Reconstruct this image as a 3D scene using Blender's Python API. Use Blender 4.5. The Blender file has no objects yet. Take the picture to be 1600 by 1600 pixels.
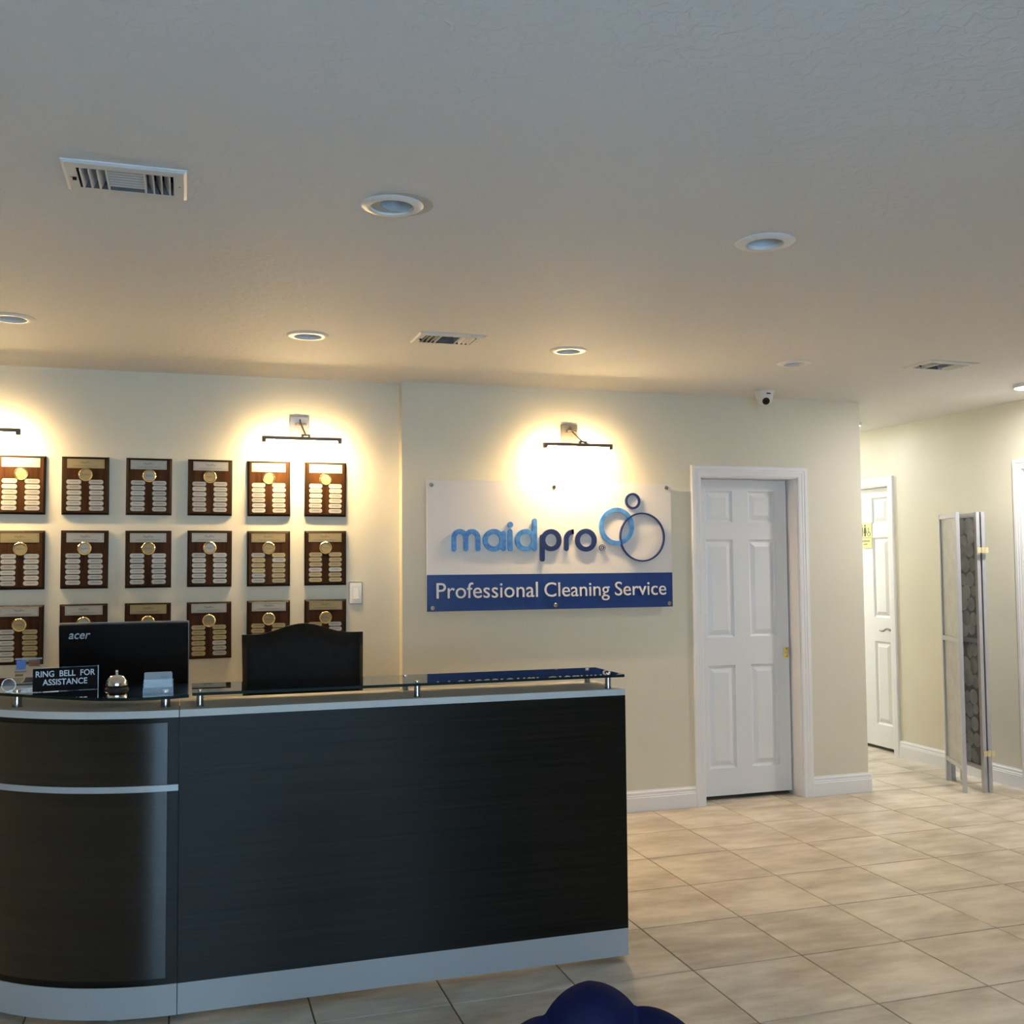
import bpy, bmesh, math, random
from mathutils import Vector, Matrix
random.seed(7)
PI = math.pi
SC = bpy.context.scene
COL = SC.collection

# ------------------------------------------------------------------ camera
def make_camera():
    yaw, pit, rol = 0.306587519, 0.0516011986, -0.00799522382
    fwd = Vector((math.sin(yaw)*math.cos(pit), math.cos(yaw)*math.cos(pit), math.sin(pit)))
    right = Vector((math.cos(yaw), -math.sin(yaw), 0)); up = right.cross(fwd)
    r2 = right*math.cos(rol) + up*math.sin(rol)
    u2 = -right*math.sin(rol) + up*math.cos(rol)
    cam = bpy.data.cameras.new('camera'); ob = bpy.data.objects.new('camera', cam); COL.objects.link(ob)
    m = Matrix.Identity(4)
    for i in range(3):
        m[i][0] = r2[i]; m[i][1] = u2[i]; m[i][2] = -fwd[i]
    m[0][3], m[1][3], m[2][3] = -2.24785, -5.32436, 1.48958
    ob.matrix_world = m
    cam.sensor_width = 36.0; cam.lens = 36.0*1614.307/1600.0
    cam.clip_start = 0.05; cam.clip_end = 200
    SC.camera = ob
make_camera()

# ------------------------------------------------------------------ light and exposure
SKY_COLOR = (0.46, 0.72, 1.0)
SKY_STRENGTH = 2.3
LAMP_STRENGTH = 128.0
LAMP_COLOR = (1.0, 0.70, 0.34)
HALL_FILL_STRENGTH = 210.0
HALL_NEAR_STRENGTH = 13.0
ENTRY_STRENGTH = 108.0
HALL_COLOR = (0.86, 0.93, 1.0)
w = bpy.data.worlds.new('sky'); SC.world = w; w.use_nodes = True
bg = w.node_tree.nodes['Background']
bg.inputs[0].default_value = (*SKY_COLOR, 1); bg.inputs[1].default_value = SKY_STRENGTH
WIN = (-3.5, -0.3, 0.15, 2.3)          # x0 x1 z0 z1 of the street window
FRONT_Y = -6.9
pl = bpy.data.lights.new('window_portal', 'AREA'); pl.shape = 'RECTANGLE'
pl.size = WIN[1]-WIN[0]; pl.size_y = WIN[3]-WIN[2]; pl.cycles.is_portal = True
po = bpy.data.objects.new('window_portal', pl); COL.objects.link(po)
po.location = ((WIN[0]+WIN[1])/2, FRONT_Y-0.21, (WIN[2]+WIN[3])/2); po.rotation_euler = (PI/2, 0, 0)
sun = bpy.data.lights.new('sun', 'SUN'); sun.energy = 9.5; sun.angle = 0.01; sun.color = (1.0, 0.97, 0.92)
so = bpy.data.objects.new('sun', sun); COL.objects.link(so); so.location = (0, 6, 12)
so.rotation_euler = Vector((-0.25, -0.45, -0.86)).to_track_quat('-Z', 'Y').to_euler()     # stands behind the building, lights the street only
SC.view_settings.view_transform = 'Standard'; SC.view_settings.look = 'None'
SC.view_settings.exposure = 2.15; SC.view_settings.gamma = 1.0
SC.view_settings.use_curve_mapping = False
SC.cycles.max_bounces = 8; SC.cycles.diffuse_bounces = 5; SC.cycles.glossy_bounces = 3; SC.cycles.transparent_max_bounces = 8
SC.cycles.caustics_reflective = False; SC.cycles.caustics_refractive = False
SC.cycles.sample_clamp_indirect = 6.0

# ------------------------------------------------------------------ materials
def srgb(r, g, b):
    f = lambda c: (c/255/12.92) if c/255 <= 0.04045 else ((c/255+0.055)/1.055)**2.4
    return (f(r), f(g), f(b))
class NT:
    def __init__(s, name):
        s.m = bpy.data.materials.new(name); s.m.use_nodes = True
        s.t = s.m.node_tree; s.n = s.t.nodes; s.p = s.n['Principled BSDF']; s.out = s.n['Material Output']
    def new(s, kind, **kw):
        n = s.n.new(kind)
        for k, v in kw.items(): setattr(n, k, v)
        return n
    def link(s, a, b): s.t.links.new(a, b)
    def set(s, k, v):
        s.p.inputs[k].default_value = (*v, 1) if isinstance(v, tuple) and len(v) == 3 else v
def mat(name, color, rough=0.5, metal=0.0, spec=0.5, emit=None, emit_s=0, sheen=0.0, coat=0.0):
    N = NT(name); N.set('Base Color', color); N.set('Roughness', rough); N.set('Metallic', metal)
    N.set('Specular IOR Level', spec)
    if emit: N.set('Emission Color', emit); N.set('Emission Strength', float(emit_s))
    if sheen: N.set('Sheen Weight', sheen)
    if coat: N.set('Coat Weight', coat); N.set('Coat Roughness', 0.1)
    return N.m
def noisy(name, c1, c2, scale=(4, 4, 4), detail=4, rough=0.5, bump=0.0, bscale=80, metal=0.0, spec=0.5, lo=0.35, hi=0.65, bdist=0.002, coords='Object', coat=0.0, rand=0.0):
    """two-tone noise colour plus fine relief"""
    N = NT(name); N.set('Roughness', rough); N.set('Metallic', metal); N.set('Specular IOR Level', spec)
    if coat: N.set('Coat Weight', coat); N.set('Coat Roughness', 0.15)
    tc = N.new('ShaderNodeTexCoord'); mp = N.new('ShaderNodeMapping'); mp.inputs['Scale'].default_value = scale
    N.link(tc.outputs[coords], mp.inputs['Vector'])
    vec = mp.outputs['Vector']
    if rand:
        oi = N.new('ShaderNodeObjectInfo'); ad = N.new('ShaderNodeVectorMath', operation='ADD')
        mu = N.new('ShaderNodeMath', operation='MULTIPLY'); mu.inputs[1].default_value = 57.0
        N.link(oi.outputs['Random'], mu.inputs[0]); N.link(vec, ad.inputs[0]); N.link(mu.outputs[0], ad.inputs[1]); vec = ad.outputs[0]
    nz = N.new('ShaderNodeTexNoise'); nz.inputs['Scale'].default_value = 1; nz.inputs['Detail'].default_value = detail; nz.inputs['Roughness'].default_value = 0.6
    N.link(vec, nz.inputs['Vector'])
    cr = N.new('ShaderNodeValToRGB'); e = cr.color_ramp.elements
    e[0].position = lo; e[0].color = (*c1, 1); e[1].position = hi; e[1].color = (*c2, 1)
    N.link(nz.outputs['Fac'], cr.inputs[0])
    col = cr.outputs[0]
    if rand:
        hs = N.new('ShaderNodeHueSaturation'); mr = N.new('ShaderNodeMapRange')
        mr.inputs['To Min'].default_value = 1-rand; mr.inputs['To Max'].default_value = 1+rand
        N.link(oi.outputs['Random'], mr.inputs['Value']); N.link(mr.outputs[0], hs.inputs['Value']); N.link(col, hs.inputs['Color']); col = hs.outputs[0]
    N.link(col, N.p.inputs['Base Color'])
    if bump:
        n2 = N.new('ShaderNodeTexNoise'); n2.inputs['Scale'].default_value = bscale; n2.inputs['Detail'].default_value = 5
        N.link(tc.outputs[coords], n2.inputs['Vector'])
        b = N.new('ShaderNodeBump'); b.inputs['Strength'].default_value = bump; b.inputs['Distance'].default_value = bdist
        N.link(n2.outputs['Fac'], b.inputs['Height']); N.link(b.outputs[0], N.p.inputs['Normal'])
    return N.m
def thin_glass(name, tint, rough=0.0, frost=0.0, ior=1.5):
    """clear sheet: transparent + Fresnel mirror (a plate this thin does not bend the view)"""
    N = NT(name); N.n.remove(N.p)
    tr = N.new('ShaderNodeBsdfTransparent'); tr.inputs[0].default_value = (*tint, 1)
    gl = N.new('ShaderNodeBsdfGlossy'); gl.inputs['Roughness'].default_value = rough; gl.inputs[0].default_value = (0.95, 0.97, 0.97, 1)
    fr = N.new('ShaderNodeFresnel'); fr.inputs[0].default_value = ior
    mx = N.new('ShaderNodeMixShader'); N.link(fr.outputs[0], mx.inputs[0]); N.link(tr.outputs[0], mx.inputs[1]); N.link(gl.outputs[0], mx.inputs[2])
    last = mx.outputs[0]
    if frost:
        d = N.new('ShaderNodeBsdfDiffuse'); d.inputs[0].default_value = (0.85, 0.85, 0.83, 1)
        m2 = N.new('ShaderNodeMixShader'); m2.inputs[0].default_value = frost
        N.link(last, m2.inputs[1]); N.link(d.outputs[0], m2.inputs[2]); last = m2.outputs[0]
    N.link(last, N.out.inputs[0])
    return N.m
def ceiling_mat():
    N = NT('ceiling_knockdown'); N.set('Base Color', (0.66, 0.655, 0.64)); N.set('Roughness', 0.75)
    tc = N.new('ShaderNodeTexCoord')
    a = N.new('ShaderNodeTexNoise'); a.inputs['Scale'].default_value = 26; a.inputs['Detail'].default_value = 4; a.inputs['Distortion'].default_value = 0.6
    N.link(tc.outputs['Object'], a.inputs['Vector'])
    r = N.new('ShaderNodeValToRGB'); r.color_ramp.elements[0].position = 0.45; r.color_ramp.elements[1].position = 0.56
    N.link(a.outputs['Fac'], r.inputs[0])
    b = N.new('ShaderNodeBump'); b.inputs['Strength'].default_value = 0.30; b.inputs['Distance'].default_value = 0.003
    N.link(r.outputs[0], b.inputs['Height']); N.link(b.outputs[0], N.p.inputs['Normal'])
    return N.m
def plate_mat(name, col, dark, metal=0.1, rough=0.5):
    """engraved metal name plate: blurred dark print across the middle"""
    N = NT(name); N.set('Roughness', rough); N.set('Metallic', metal)
    tc = N.new('ShaderNodeTexCoord'); oi = N.new('ShaderNodeObjectInfo')
    sx = N.new('ShaderNodeSeparateXYZ'); N.link(tc.outputs['Generated'], sx.inputs[0])
    def band(sock, lo, hi):
        g = N.new('ShaderNodeMath', operation='GREATER_THAN'); g.inputs[1].default_value = lo; N.link(sock, g.inputs[0])
        l = N.new('ShaderNodeMath', operation='LESS_THAN'); l.inputs[1].default_value = hi; N.link(sock, l.inputs[0])
        m = N.new('ShaderNodeMath', operation='MULTIPLY'); N.link(g.outputs[0], m.inputs[0]); N.link(l.outputs[0], m.inputs[1]); return m.outputs[0]
    m = N.new('ShaderNodeMath', operation='MULTIPLY'); N.link(band(sx.outputs[0], 0.2, 0.82), m.inputs[0]); N.link(band(sx.outputs[2], 0.42, 0.66), m.inputs[1])
    mp = N.new('ShaderNodeMapping'); mp.inputs['Scale'].default_value = (26, 1, 3); N.link(tc.outputs['Generated'], mp.inputs[0])
    nz = N.new('ShaderNodeTexNoise'); nz.noise_dimensions = '4D'; nz.inputs['Scale'].default_value = 1; N.link(mp.outputs[0], nz.inputs['Vector'])
    mu = N.new('ShaderNodeMath', operation='MULTIPLY'); mu.inputs[1].default_value = 40; N.link(oi.outputs['Random'], mu.inputs[0]); N.link(mu.outputs[0], nz.inputs['W'])
    m2 = N.new('ShaderNodeMath', operation='MULTIPLY'); N.link(m.outputs[0], m2.inputs[0]); N.link(nz.outputs['Fac'], m2.inputs[1])
    mx = N.new('ShaderNodeMix', data_type='RGBA'); mx.inputs['A'].default_value = (*col, 1); mx.inputs['B'].default_value = (*dark, 1)
    N.link(m2.outputs[0], mx.inputs['Factor'])
    hs = N.new('ShaderNodeHueSaturation'); mr = N.new('ShaderNodeMapRange'); mr.inputs['To Min'].default_value = 0.82; mr.inputs['To Max'].default_value = 1.1
    N.link(oi.outputs['Random'], mr.inputs['Value']); N.link(mr.outputs[0], hs.inputs['Value']); N.link(mx.outputs['Result'], hs.inputs['Color'])
    N.link(hs.outputs[0], N.p.inputs['Base Color'])
    return N.m

M = {}
M['wall'] = noisy('cream_wall_paint', (0.66, 0.612, 0.482), (0.69, 0.642, 0.508), (1.5, 1.5, 1.5), rough=0.55, bump=0.10, bscale=60, spec=0.35)
M['ceil'] = ceiling_mat()
M['tile'] = noisy('beige_floor_tile', srgb(172, 156, 135), srgb(224, 212, 193), (3.2, 9, 3), detail=6, rough=0.32, spec=0.45, lo=0.3, hi=0.68, rand=0.035)
M['grout'] = mat('brown_grout', srgb(112, 86, 62), 0.8)
M['trim'] = mat('white_trim_paint', (0.78, 0.765, 0.755), 0.38, spec=0.4)
M['door'] = noisy('white_door_paint', (0.74, 0.73, 0.715), (0.76, 0.75, 0.735), (2, 2, 2), rough=0.4, bump=0.04, bscale=150, spec=0.4)
M['dark'] = mat('dark_void', (0.012, 0.011, 0.010), 0.9)  # shade painted near black in door niche and vent ducts; also dark fittings
M['lam'] = noisy('espresso_laminate', (0.004, 0.0036, 0.0026), (0.017, 0.015, 0.011), (1.3, 1.3, 95), detail=5, rough=0.42, spec=0.2, lo=0.3, hi=0.75)
M['lamc'] = noisy('espresso_laminate_curved', (0.005, 0.0042, 0.003), (0.019, 0.016, 0.011), (1.3, 1.3, 95), detail=5, rough=0.30, spec=0.6, lo=0.3, hi=0.75)
for k_ in ('lam', 'lamc'):
    nt_ = M[k_].node_tree; pb_ = nt_.nodes['Principled BSDF']; pb_.inputs['Anisotropic'].default_value = 0.92; pb_.inputs['Anisotropic Rotation'].default_value = 0.25
    tg_ = nt_.nodes.new('ShaderNodeTangent'); tg_.direction_type = 'RADIAL'; tg_.axis = 'Z'; nt_.links.new(tg_.outputs[0], pb_.inputs['Tangent'])
M['silver'] = mat('silver_laminate', (0.42, 0.425, 0.43), 0.27, 0.1)
M['chrome'] = mat('chrome', (0.78, 0.78, 0.78), 0.12, 1.0)
M['steel'] = mat('dark_polished_steel', (0.34, 0.34, 0.35), 0.14, 1.0)  # chrome darkened so its colour carries the standoffs' dark reflections
M['shelf'] = mat('silver_shelf_laminate', (0.54, 0.52, 0.48), 0.5, 0.0, spec=0.2)  # silver laminate lightened and warmed to stand for lamplight on the shelf
M['nickel'] = mat('brushed_nickel', (0.48, 0.43, 0.37), 0.33, 0.9)
M['bronze'] = mat('bronze_lamp_bar', (0.15, 0.12, 0.09), 0.5, 0.2)
M['tube'] = mat('lit_lamp_tube', (1, 1, 1), 0.5, emit=LAMP_COLOR, emit_s=LAMP_STRENGTH)
M['led'] = mat('added_hall_fill_disc', (1, 1, 1), 0.5, emit=HALL_COLOR, emit_s=HALL_FILL_STRENGTH)
M['led_near'] = mat('lit_led_disc_dim', (1, 1, 1), 0.5, emit=HALL_COLOR, emit_s=HALL_NEAR_STRENGTH)
M['led_warm'] = mat('lit_led_disc_warm', (1, 1, 1), 0.5, emit=(1.0, 0.97, 0.95), emit_s=ENTRY_STRENGTH)
M['glass'] = thin_glass('counter_glass', (0.90, 0.94, 0.905))
M['glassedge'] = mat('glass_edge', (0.008, 0.015, 0.012), 0.5, spec=0.1)
M['pane'] = thin_glass('window_glass', (0.95, 0.97, 0.97))
M['acrylic'] = thin_glass('clear_acrylic', (0.93, 0.94, 0.93), frost=0.03, ior=1.25)
M['plaque'] = noisy('walnut_plaque', (0.026, 0.0105, 0.0035), (0.058, 0.024, 0.008), (28, 28, 3), detail=4, rough=0.5, spec=0.06, rand=0.12)
M['plaque_edge'] = mat('plaque_black_edge', (0.015, 0.009, 0.005), 0.45, spec=0.1)
M['silverplate'] = plate_mat('silver_name_plate', (0.36, 0.352, 0.32), (0.075, 0.085, 0.075))
M['brassplate'] = plate_mat('brass_name_plate', (0.34, 0.27, 0.13), (0.10, 0.08, 0.03))
M['silverhead'] = mat('silver_header_plate', (0.33, 0.33, 0.305), 0.5, 0.1, spec=0.3)
M['brasshead'] = mat('brass_header_plate', (0.29, 0.232, 0.115), 0.5, 0.1, spec=0.3)
M['etch'] = mat('dark_etching', (0.10, 0.085, 0.06), 0.6)
M['goldrim'] = mat('gold_medal_rim', (0.80, 0.66, 0.36), 0.2, 1.0)
M['hinge'] = mat('pale_brass', (0.86, 0.72, 0.42), 0.4, 0.6)
M['gold'] = mat('polished_brass', (0.78, 0.56, 0.20), 0.2, 1.0)
M['signwhite'] = mat('frosted_white_acrylic', (0.74, 0.70, 0.66), 0.35, spec=0.4)
M['signblue'] = mat('sign_royal_blue', (0.012, 0.046, 0.20), 0.35)
M['letwhite'] = mat('raised_white_letters', (0.74, 0.72, 0.69), 0.4)
M['lblue'] = noisy('logo_light_blue', (0.055, 0.19, 0.52), (0.10, 0.29, 0.64), (6, 6, 6), rough=0.3, coords='Generated', detail=0)
M['navy'] = mat('logo_navy', (0.018, 0.035, 0.13), 0.3)
M['black'] = mat('gloss_black_plastic', (0.006, 0.0045, 0.004), 0.22, spec=0.12)
M['signblack'] = mat('black_engraving_plastic', (0.008, 0.006, 0.006), 0.55, spec=0.04)
M['blackm'] = mat('matt_black_plastic', (0.012, 0.012, 0.012), 0.5)
M['grey'] = mat('grey_plastic', (0.25, 0.25, 0.25), 0.4)
M['logo'] = mat('silver_print', (0.45, 0.44, 0.42), 0.35)
M['signtext'] = mat('white_engraving', (0.66, 0.64, 0.64), 0.5)
M['paper'] = mat('white_card', (0.32, 0.335, 0.35), 0.6, spec=0.2)
M['cardgrey'] = mat('grey_print', (0.17, 0.20, 0.21), 0.6)
M['cardblue'] = mat('blue_print', (0.10, 0.17, 0.42), 0.5)
M['cardbrown'] = mat('brown_print', (0.22, 0.09, 0.03), 0.5)
M['leather'] = noisy('dark_brown_upholstery', (0.011, 0.0085, 0.006), (0.016, 0.012, 0.0085), (30, 30, 30), rough=0.6, bump=0.15, bscale=220, spec=0.12)
M['velvet'] = NT('blue_velvet').m
def velvet():
    N = NT('blue_velvet_cloth'); N.set('Base Color', (0.0015, 0.003, 0.028)); N.set('Roughness', 0.65); N.set('Specular IOR Level', 0.2)
    N.set('Sheen Weight', 0.12); N.set('Sheen Roughness', 0.35); N.set('Sheen Tint', (0.08, 0.17, 0.5)); return N.m
bpy.data.materials.remove(M['velvet']); M['velvet'] = velvet()
M['camwhite'] = mat('white_camera_plastic', (0.68, 0.67, 0.62), 0.4)
M['lens'] = mat('camera_lens', (0.02, 0.018, 0.015), 0.15)
M['ventwhite'] = mat('white_vent_metal', (0.62, 0.62, 0.60), 0.4)
M['sleeve'] = mat('shaded_duct_metal', (0.10, 0.10, 0.095), 0.7)  # shade on the vent frame's inner side, painted as dark grey
M['canwhite'] = mat('white_can_trim', (0.72, 0.71, 0.68), 0.35)
M['canlens'] = mat('unlit_lamp_face', (0.42, 0.42, 0.43), 0.4)
M['can_in'] = mat('can_baffle', (0.55, 0.57, 0.58), 0.3)
M['frame'] = mat('silver_grey_screen_frame', (0.46, 0.455, 0.46), 0.42, 0.1)
def translucent(name, c1, c2, amt, rand):
    m = noisy(name, c1, c2, (10, 10, 10), rough=0.22, spec=0.6, rand=rand); nt = m.node_tree; p = nt.nodes['Principled BSDF']; o = nt.nodes['Material Output']
    tr = nt.nodes.new('ShaderNodeBsdfTranslucent'); mx = nt.nodes.new('ShaderNodeMixShader'); mx.inputs[0].default_value = amt
    src = p.inputs['Base Color'].links[0].from_socket; nt.links.new(src, tr.inputs[0])
    nt.links.new(p.outputs[0], mx.inputs[1]); nt.links.new(tr.outputs[0], mx.inputs[2]); nt.links.new(mx.outputs[0], o.inputs[0]); return m
M['shell'] = translucent('capiz_shell_disc', (0.70, 0.68, 0.63), (0.92, 0.90, 0.85), 0.45, 0.15)
M['screenback'] = translucent('grey_screen_web', (0.40, 0.385, 0.36), (0.46, 0.445, 0.42), 0.5, 0.0)
M['screenback_pale'] = translucent('pale_screen_web', (0.60, 0.58, 0.53), (0.68, 0.66, 0.61), 0.4, 0.0)
M['wcsign'] = mat('cream_yellow_sign', (0.66, 0.63, 0.28), 0.5)
M['wcink'] = mat('dark_sign_ink', (0.06, 0.05, 0.02), 0.6)
M['switch'] = mat('white_switch_plastic', (0.78, 0.76, 0.70), 0.35)
M['lever'] = mat('satin_nickel_lever', (0.30, 0.28, 0.26), 0.3, 0.9)
M['pave'] = noisy('street_pavement', (0.28, 0.39, 0.52), (0.33, 0.45, 0.58), (2, 2, 2), rough=0.9)

# ------------------------------------------------------------------ mesh helpers
class MB:
    def __init__(s): s.v = []; s.f = []; s.mi = []; s.cur = 0
    def add(s, verts, faces):
        b = len(s.v); s.v += [tuple(v) for v in verts]
        for f in faces: s.f.append([b+i for i in f]); s.mi.append(s.cur)
        return s
    def box(s, x0, x1, y0, y1, z0, z1):
        return s.add([(x0,y0,z0),(x1,y0,z0),(x1,y1,z0),(x0,y1,z0),(x0,y0,z1),(x1,y0,z1),(x1,y1,z1),(x0,y1,z1)],
                     [(0,3,2,1),(4,5,6,7),(0,1,5,4),(1,2,6,5),(2,3,7,6),(3,0,4,7)])
    def bbox(s, x0, x1, y0, y1, z0, z1, b=0.003):
        """box with chamfered edges"""
        bm = bmesh.new(); bmesh.ops.create_cube(bm, size=1)
        for v in bm.verts: v.co = Vector(((x0+x1)/2+v.co.x*(x1-x0), (y0+y1)/2+v.co.y*(y1-y0), (z0+z1)/2+v.co.z*(z1-z0)))
        bmesh.ops.bevel(bm, geom=bm.edges[:], offset=b, segments=2, affect='EDGES')
        bm.verts.index_update(); s.add([v.co for v in bm.verts], [[v.index for v in f.verts] for f in bm.faces]); bm.free(); return s
    def cyl(s, p0, p1, r, n=16, r1=None, cap=True):
        p0 = Vector(p0); p1 = Vector(p1); d = (p1-p0).normalized(); r1 = r if r1 is None else r1
        a = d.orthogonal().normalized(); c = d.cross(a); vs = []
        for k in range(n):
            t = 2*PI*k/n; o = a*math.cos(t)+c*math.sin(t); vs += [p0+o*r, p1+o*r1]
        fs = [(2*k, 2*((k+1) % n), 2*((k+1) % n)+1, 2*k+1) for k in range(n)]
        if cap: fs += [tuple(2*k for k in range(n))[::-1], tuple(2*k+1 for k in range(n))]
        return s.add(vs, fs)
    def lathe(s, prof, c=(0,0,0), axis='z', n=32, wob=None, close=False):
        """prof: (radius, height) list turned about an axis through c"""
        vs = []; m = len(prof)
        for k in range(n):
            t = 2*PI*k/n
            for (r, h) in prof:
                if wob: r = r*(1+wob*(k % 2))
                x, y, z = r*math.cos(t), r*math.sin(t), h
                if axis == 'y': x, y, z = r*math.cos(t), h, r*math.sin(t)
                if axis == 'x': x, y, z = h, r*math.cos(t), r*math.sin(t)
                vs.append((c[0]+x, c[1]+y, c[2]+z))
        fs = [(k*m+i, ((k+1) % n)*m+i, ((k+1) % n)*m+i+1, k*m+i+1) for k in range(n) for i in range(m-1)]
        return s.add(vs, fs)
    def prism(s, poly, fn, d0, d1):
        """poly 2D points extruded between d0 and d1; fn(a,b,d)->xyz"""
        n = len(poly); vs = [fn(a, b, d0) for a, b in poly]+[fn(a, b, d1) for a, b in poly]
        return s.add(vs, [tuple(range(n))[::-1], tuple(range(n, 2*n))]+[(i, (i+1) % n, n+(i+1) % n, n+i) for i in range(n)])
    def strip(s, pts, w, y0, y1):
        """flat ribbon along 2D (x,z) pts with round ends, extruded y0..y1"""
        P = [Vector((a, b)) for a, b in pts]; h = w/2; L = []; R = []; n = len(P)
        for i, p in enumerate(P):
            d = (P[min(i+1, n-1)]-P[max(i-1, 0)]).normalized(); q = Vector((-d.y, d.x)); L.append(p+q*h); R.append(p-q*h)
        def cap(p, d):
            q = Vector((-d.y, d.x)); return [p+(q*math.cos(t)-(-d)*math.sin(t))*h for t in [PI*k/8 for k in range(1, 8)]]
        d1 = (P[-1]-P[-2]).normalized(); d0 = (P[0]-P[1]).normalized()
        poly = L+cap(P[-1], d1)+R[::-1]+cap(P[0], d0)
        # quads for the ribbon so concave shapes fill well
        fn = lambda a, b, d: (a, d, b)
        m = len(poly); vs = [fn(p.x, p.y, y0) for p in poly]+[fn(p.x, p.y, y1) for p in poly]; fs = []
        li = lambda i: i; ri = lambda i: n+7+(n-1-i)
        for i in range(n-1): fs += [(li(i), li(i+1), ri(i+1), ri(i)), (m+li(i), m+ri(i), m+ri(i+1), m+li(i+1))]
        c1 = list(range(n-1, n+8)); c0 = list(range(n+7+n-1, m))+[0]
        fs += [tuple(c1), tuple(m+i for i in c1)[::-1], tuple(c0), tuple(m+i for i in c0)[::-1]]
        fs += [(i, (i+1) % m, m+(i+1) % m, m+i) for i in range(m)]
        return s.add(vs, fs)
    def ring(s, cx, cz, ro, ri, y0, y1, n=48):
        vs = []
        for k in range(n):
            t = 2*PI*k/n; c, q = math.cos(t), math.sin(t)
            vs += [(cx+ro*c, y0, cz+ro*q), (cx+ri*c, y0, cz+ri*q), (cx+ri*c, y1, cz+ri*q), (cx+ro*c, y1, cz+ro*q)]
        fs = [(4*k+i, 4*((k+1) % n)+i, 4*((k+1) % n)+(i+1) % 4, 4*k+(i+1) % 4) for k in range(n) for i in range(4)]
        return s.add(vs, fs)
    def mesh(s, name, mats, smooth=False):
        me = bpy.data.meshes.new(name); me.from_pydata([tuple(v) for v in s.v], [], s.f); me.validate(verbose=False)
        mats = mats if isinstance(mats, (list, tuple)) else [mats]
        for m in mats: me.materials.append(m)
        if len(mats) > 1 and len(me.polygons) == len(s.mi): me.polygons.foreach_set('material_index', s.mi)
        bm = bmesh.new(); bm.from_mesh(me); bmesh.ops.recalc_face_normals(bm, faces=bm.faces[:]); bm.to_mesh(me); bm.free()
        if smooth:
            me.polygons.foreach_set('use_smooth', [True]*len(me.polygons)); me.set_sharp_from_angle(angle=math.radians(38))
        return me
    def build(s, name, mats, parent=None, smooth=False, loc=None): return obj(name, s.mesh(name, mats, smooth), parent, loc)
def obj(name, me, parent=None, loc=None, rot=None):
    o = bpy.data.objects.new(name, me); COL.objects.link(o)
    if parent: o.parent = parent
    if loc: o.location = loc
    if rot: o.rotation_euler = rot
    return o
def thing(name, label, cat, loc=(0,0,0), rz=0, group=None):
    o = bpy.data.objects.new(name, None); COL.objects.link(o); o.location = loc; o.rotation_euler = (0, 0, rz); o.empty_display_size = 0.1
    return tag(o, label, cat, group)
def tag(o, label, cat, group=None):
    o['label'] = label; o['category'] = cat
    if group: o['group'] = group
    return o
def struct(o): o['kind'] = 'structure'; return o
def sempty(name, loc=(0,0,0), rz=0):
    o = bpy.data.objects.new(name, None); COL.objects.link(o); o.location = loc; o.rotation_euler = (0, 0, rz); o.empty_display_size = 0.1
    return struct(o)
def text_mesh(body, width=None, height=None, depth=0.002, shear=0.0, spacing=1.0, word=1.0, bold=0.0, baseline=False):
    """lettering as a mesh in the XZ plane, centred, front towards -Y"""
    cu = bpy.data.curves.new('text', 'FONT'); cu.body = body; cu.align_x = 'CENTER'; cu.size = 1; cu.extrude = 0.5; cu.resolution_u = 4
    cu.shear = shear; cu.space_character = spacing; cu.space_word = word; cu.offset = bold
    to = bpy.data.objects.new('text', cu); COL.objects.link(to)
    dg = bpy.context.evaluated_depsgraph_get(); me = bpy.data.meshes.new_from_object(to.evaluated_get(dg))
    bpy.data.objects.remove(to); bpy.data.curves.remove(cu)
    xs = [v.co.x for v in me.vertices]; ys = [v.co.y for v in me.vertices]
    cx = (min(xs)+max(xs))/2; cy = 0 if baseline else (min(ys)+max(ys))/2; wx = max(xs)-min(xs); wy = max(ys)-min(ys)
    sx = width/wx if width else height/wy; sy = height/wy if height else sx
    for v in me.vertices: v.co = Vector(((v.co.x-cx)*sx, -v.co.z*depth, (v.co.y-cy)*sy))
    return me
def text(name, body, m, parent, loc, **kw):
    me = text_mesh(body, **kw); me.materials.clear(); me.materials.append(m); return obj(name, me, parent, loc)
def rrect(w, h, r, n=4):
    out = []
    for (cx, cz, a) in ((w/2-r, h/2-r, 0), (-w/2+r, h/2-r, PI/2), (-w/2+r, -h/2+r, PI), (w/2-r, -h/2+r, 1.5*PI)):
        out += [(cx+r*math.cos(a+PI/2*k/n), cz+r*math.sin(a+PI/2*k/n)) for k in range(n+1)]
    return out
XZ = lambda a, b, d: (a, d, b)
XY = lambda a, b, d: (a, b, d)

# ------------------------------------------------------------------ room shell
CEIL = 2.55
WB = 0.475      # wall behind the sign
WL = 0.555      # recessed wall with the plaques
RX = 3.0        # right wall
LX = -5.2
HX = 2.01       # end of the sign wall, start of hall
HY = 3.2
D1 = (0.82, 0.71, 2.045)    # pocket door: x, width, height
D2 = (2.19, 0.71, 2.10)     # restroom door on right wall: y of its far jamb
D3 = (0.13, 0.76, 2.10)     # door at the right edge
S = 0.4572

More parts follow.
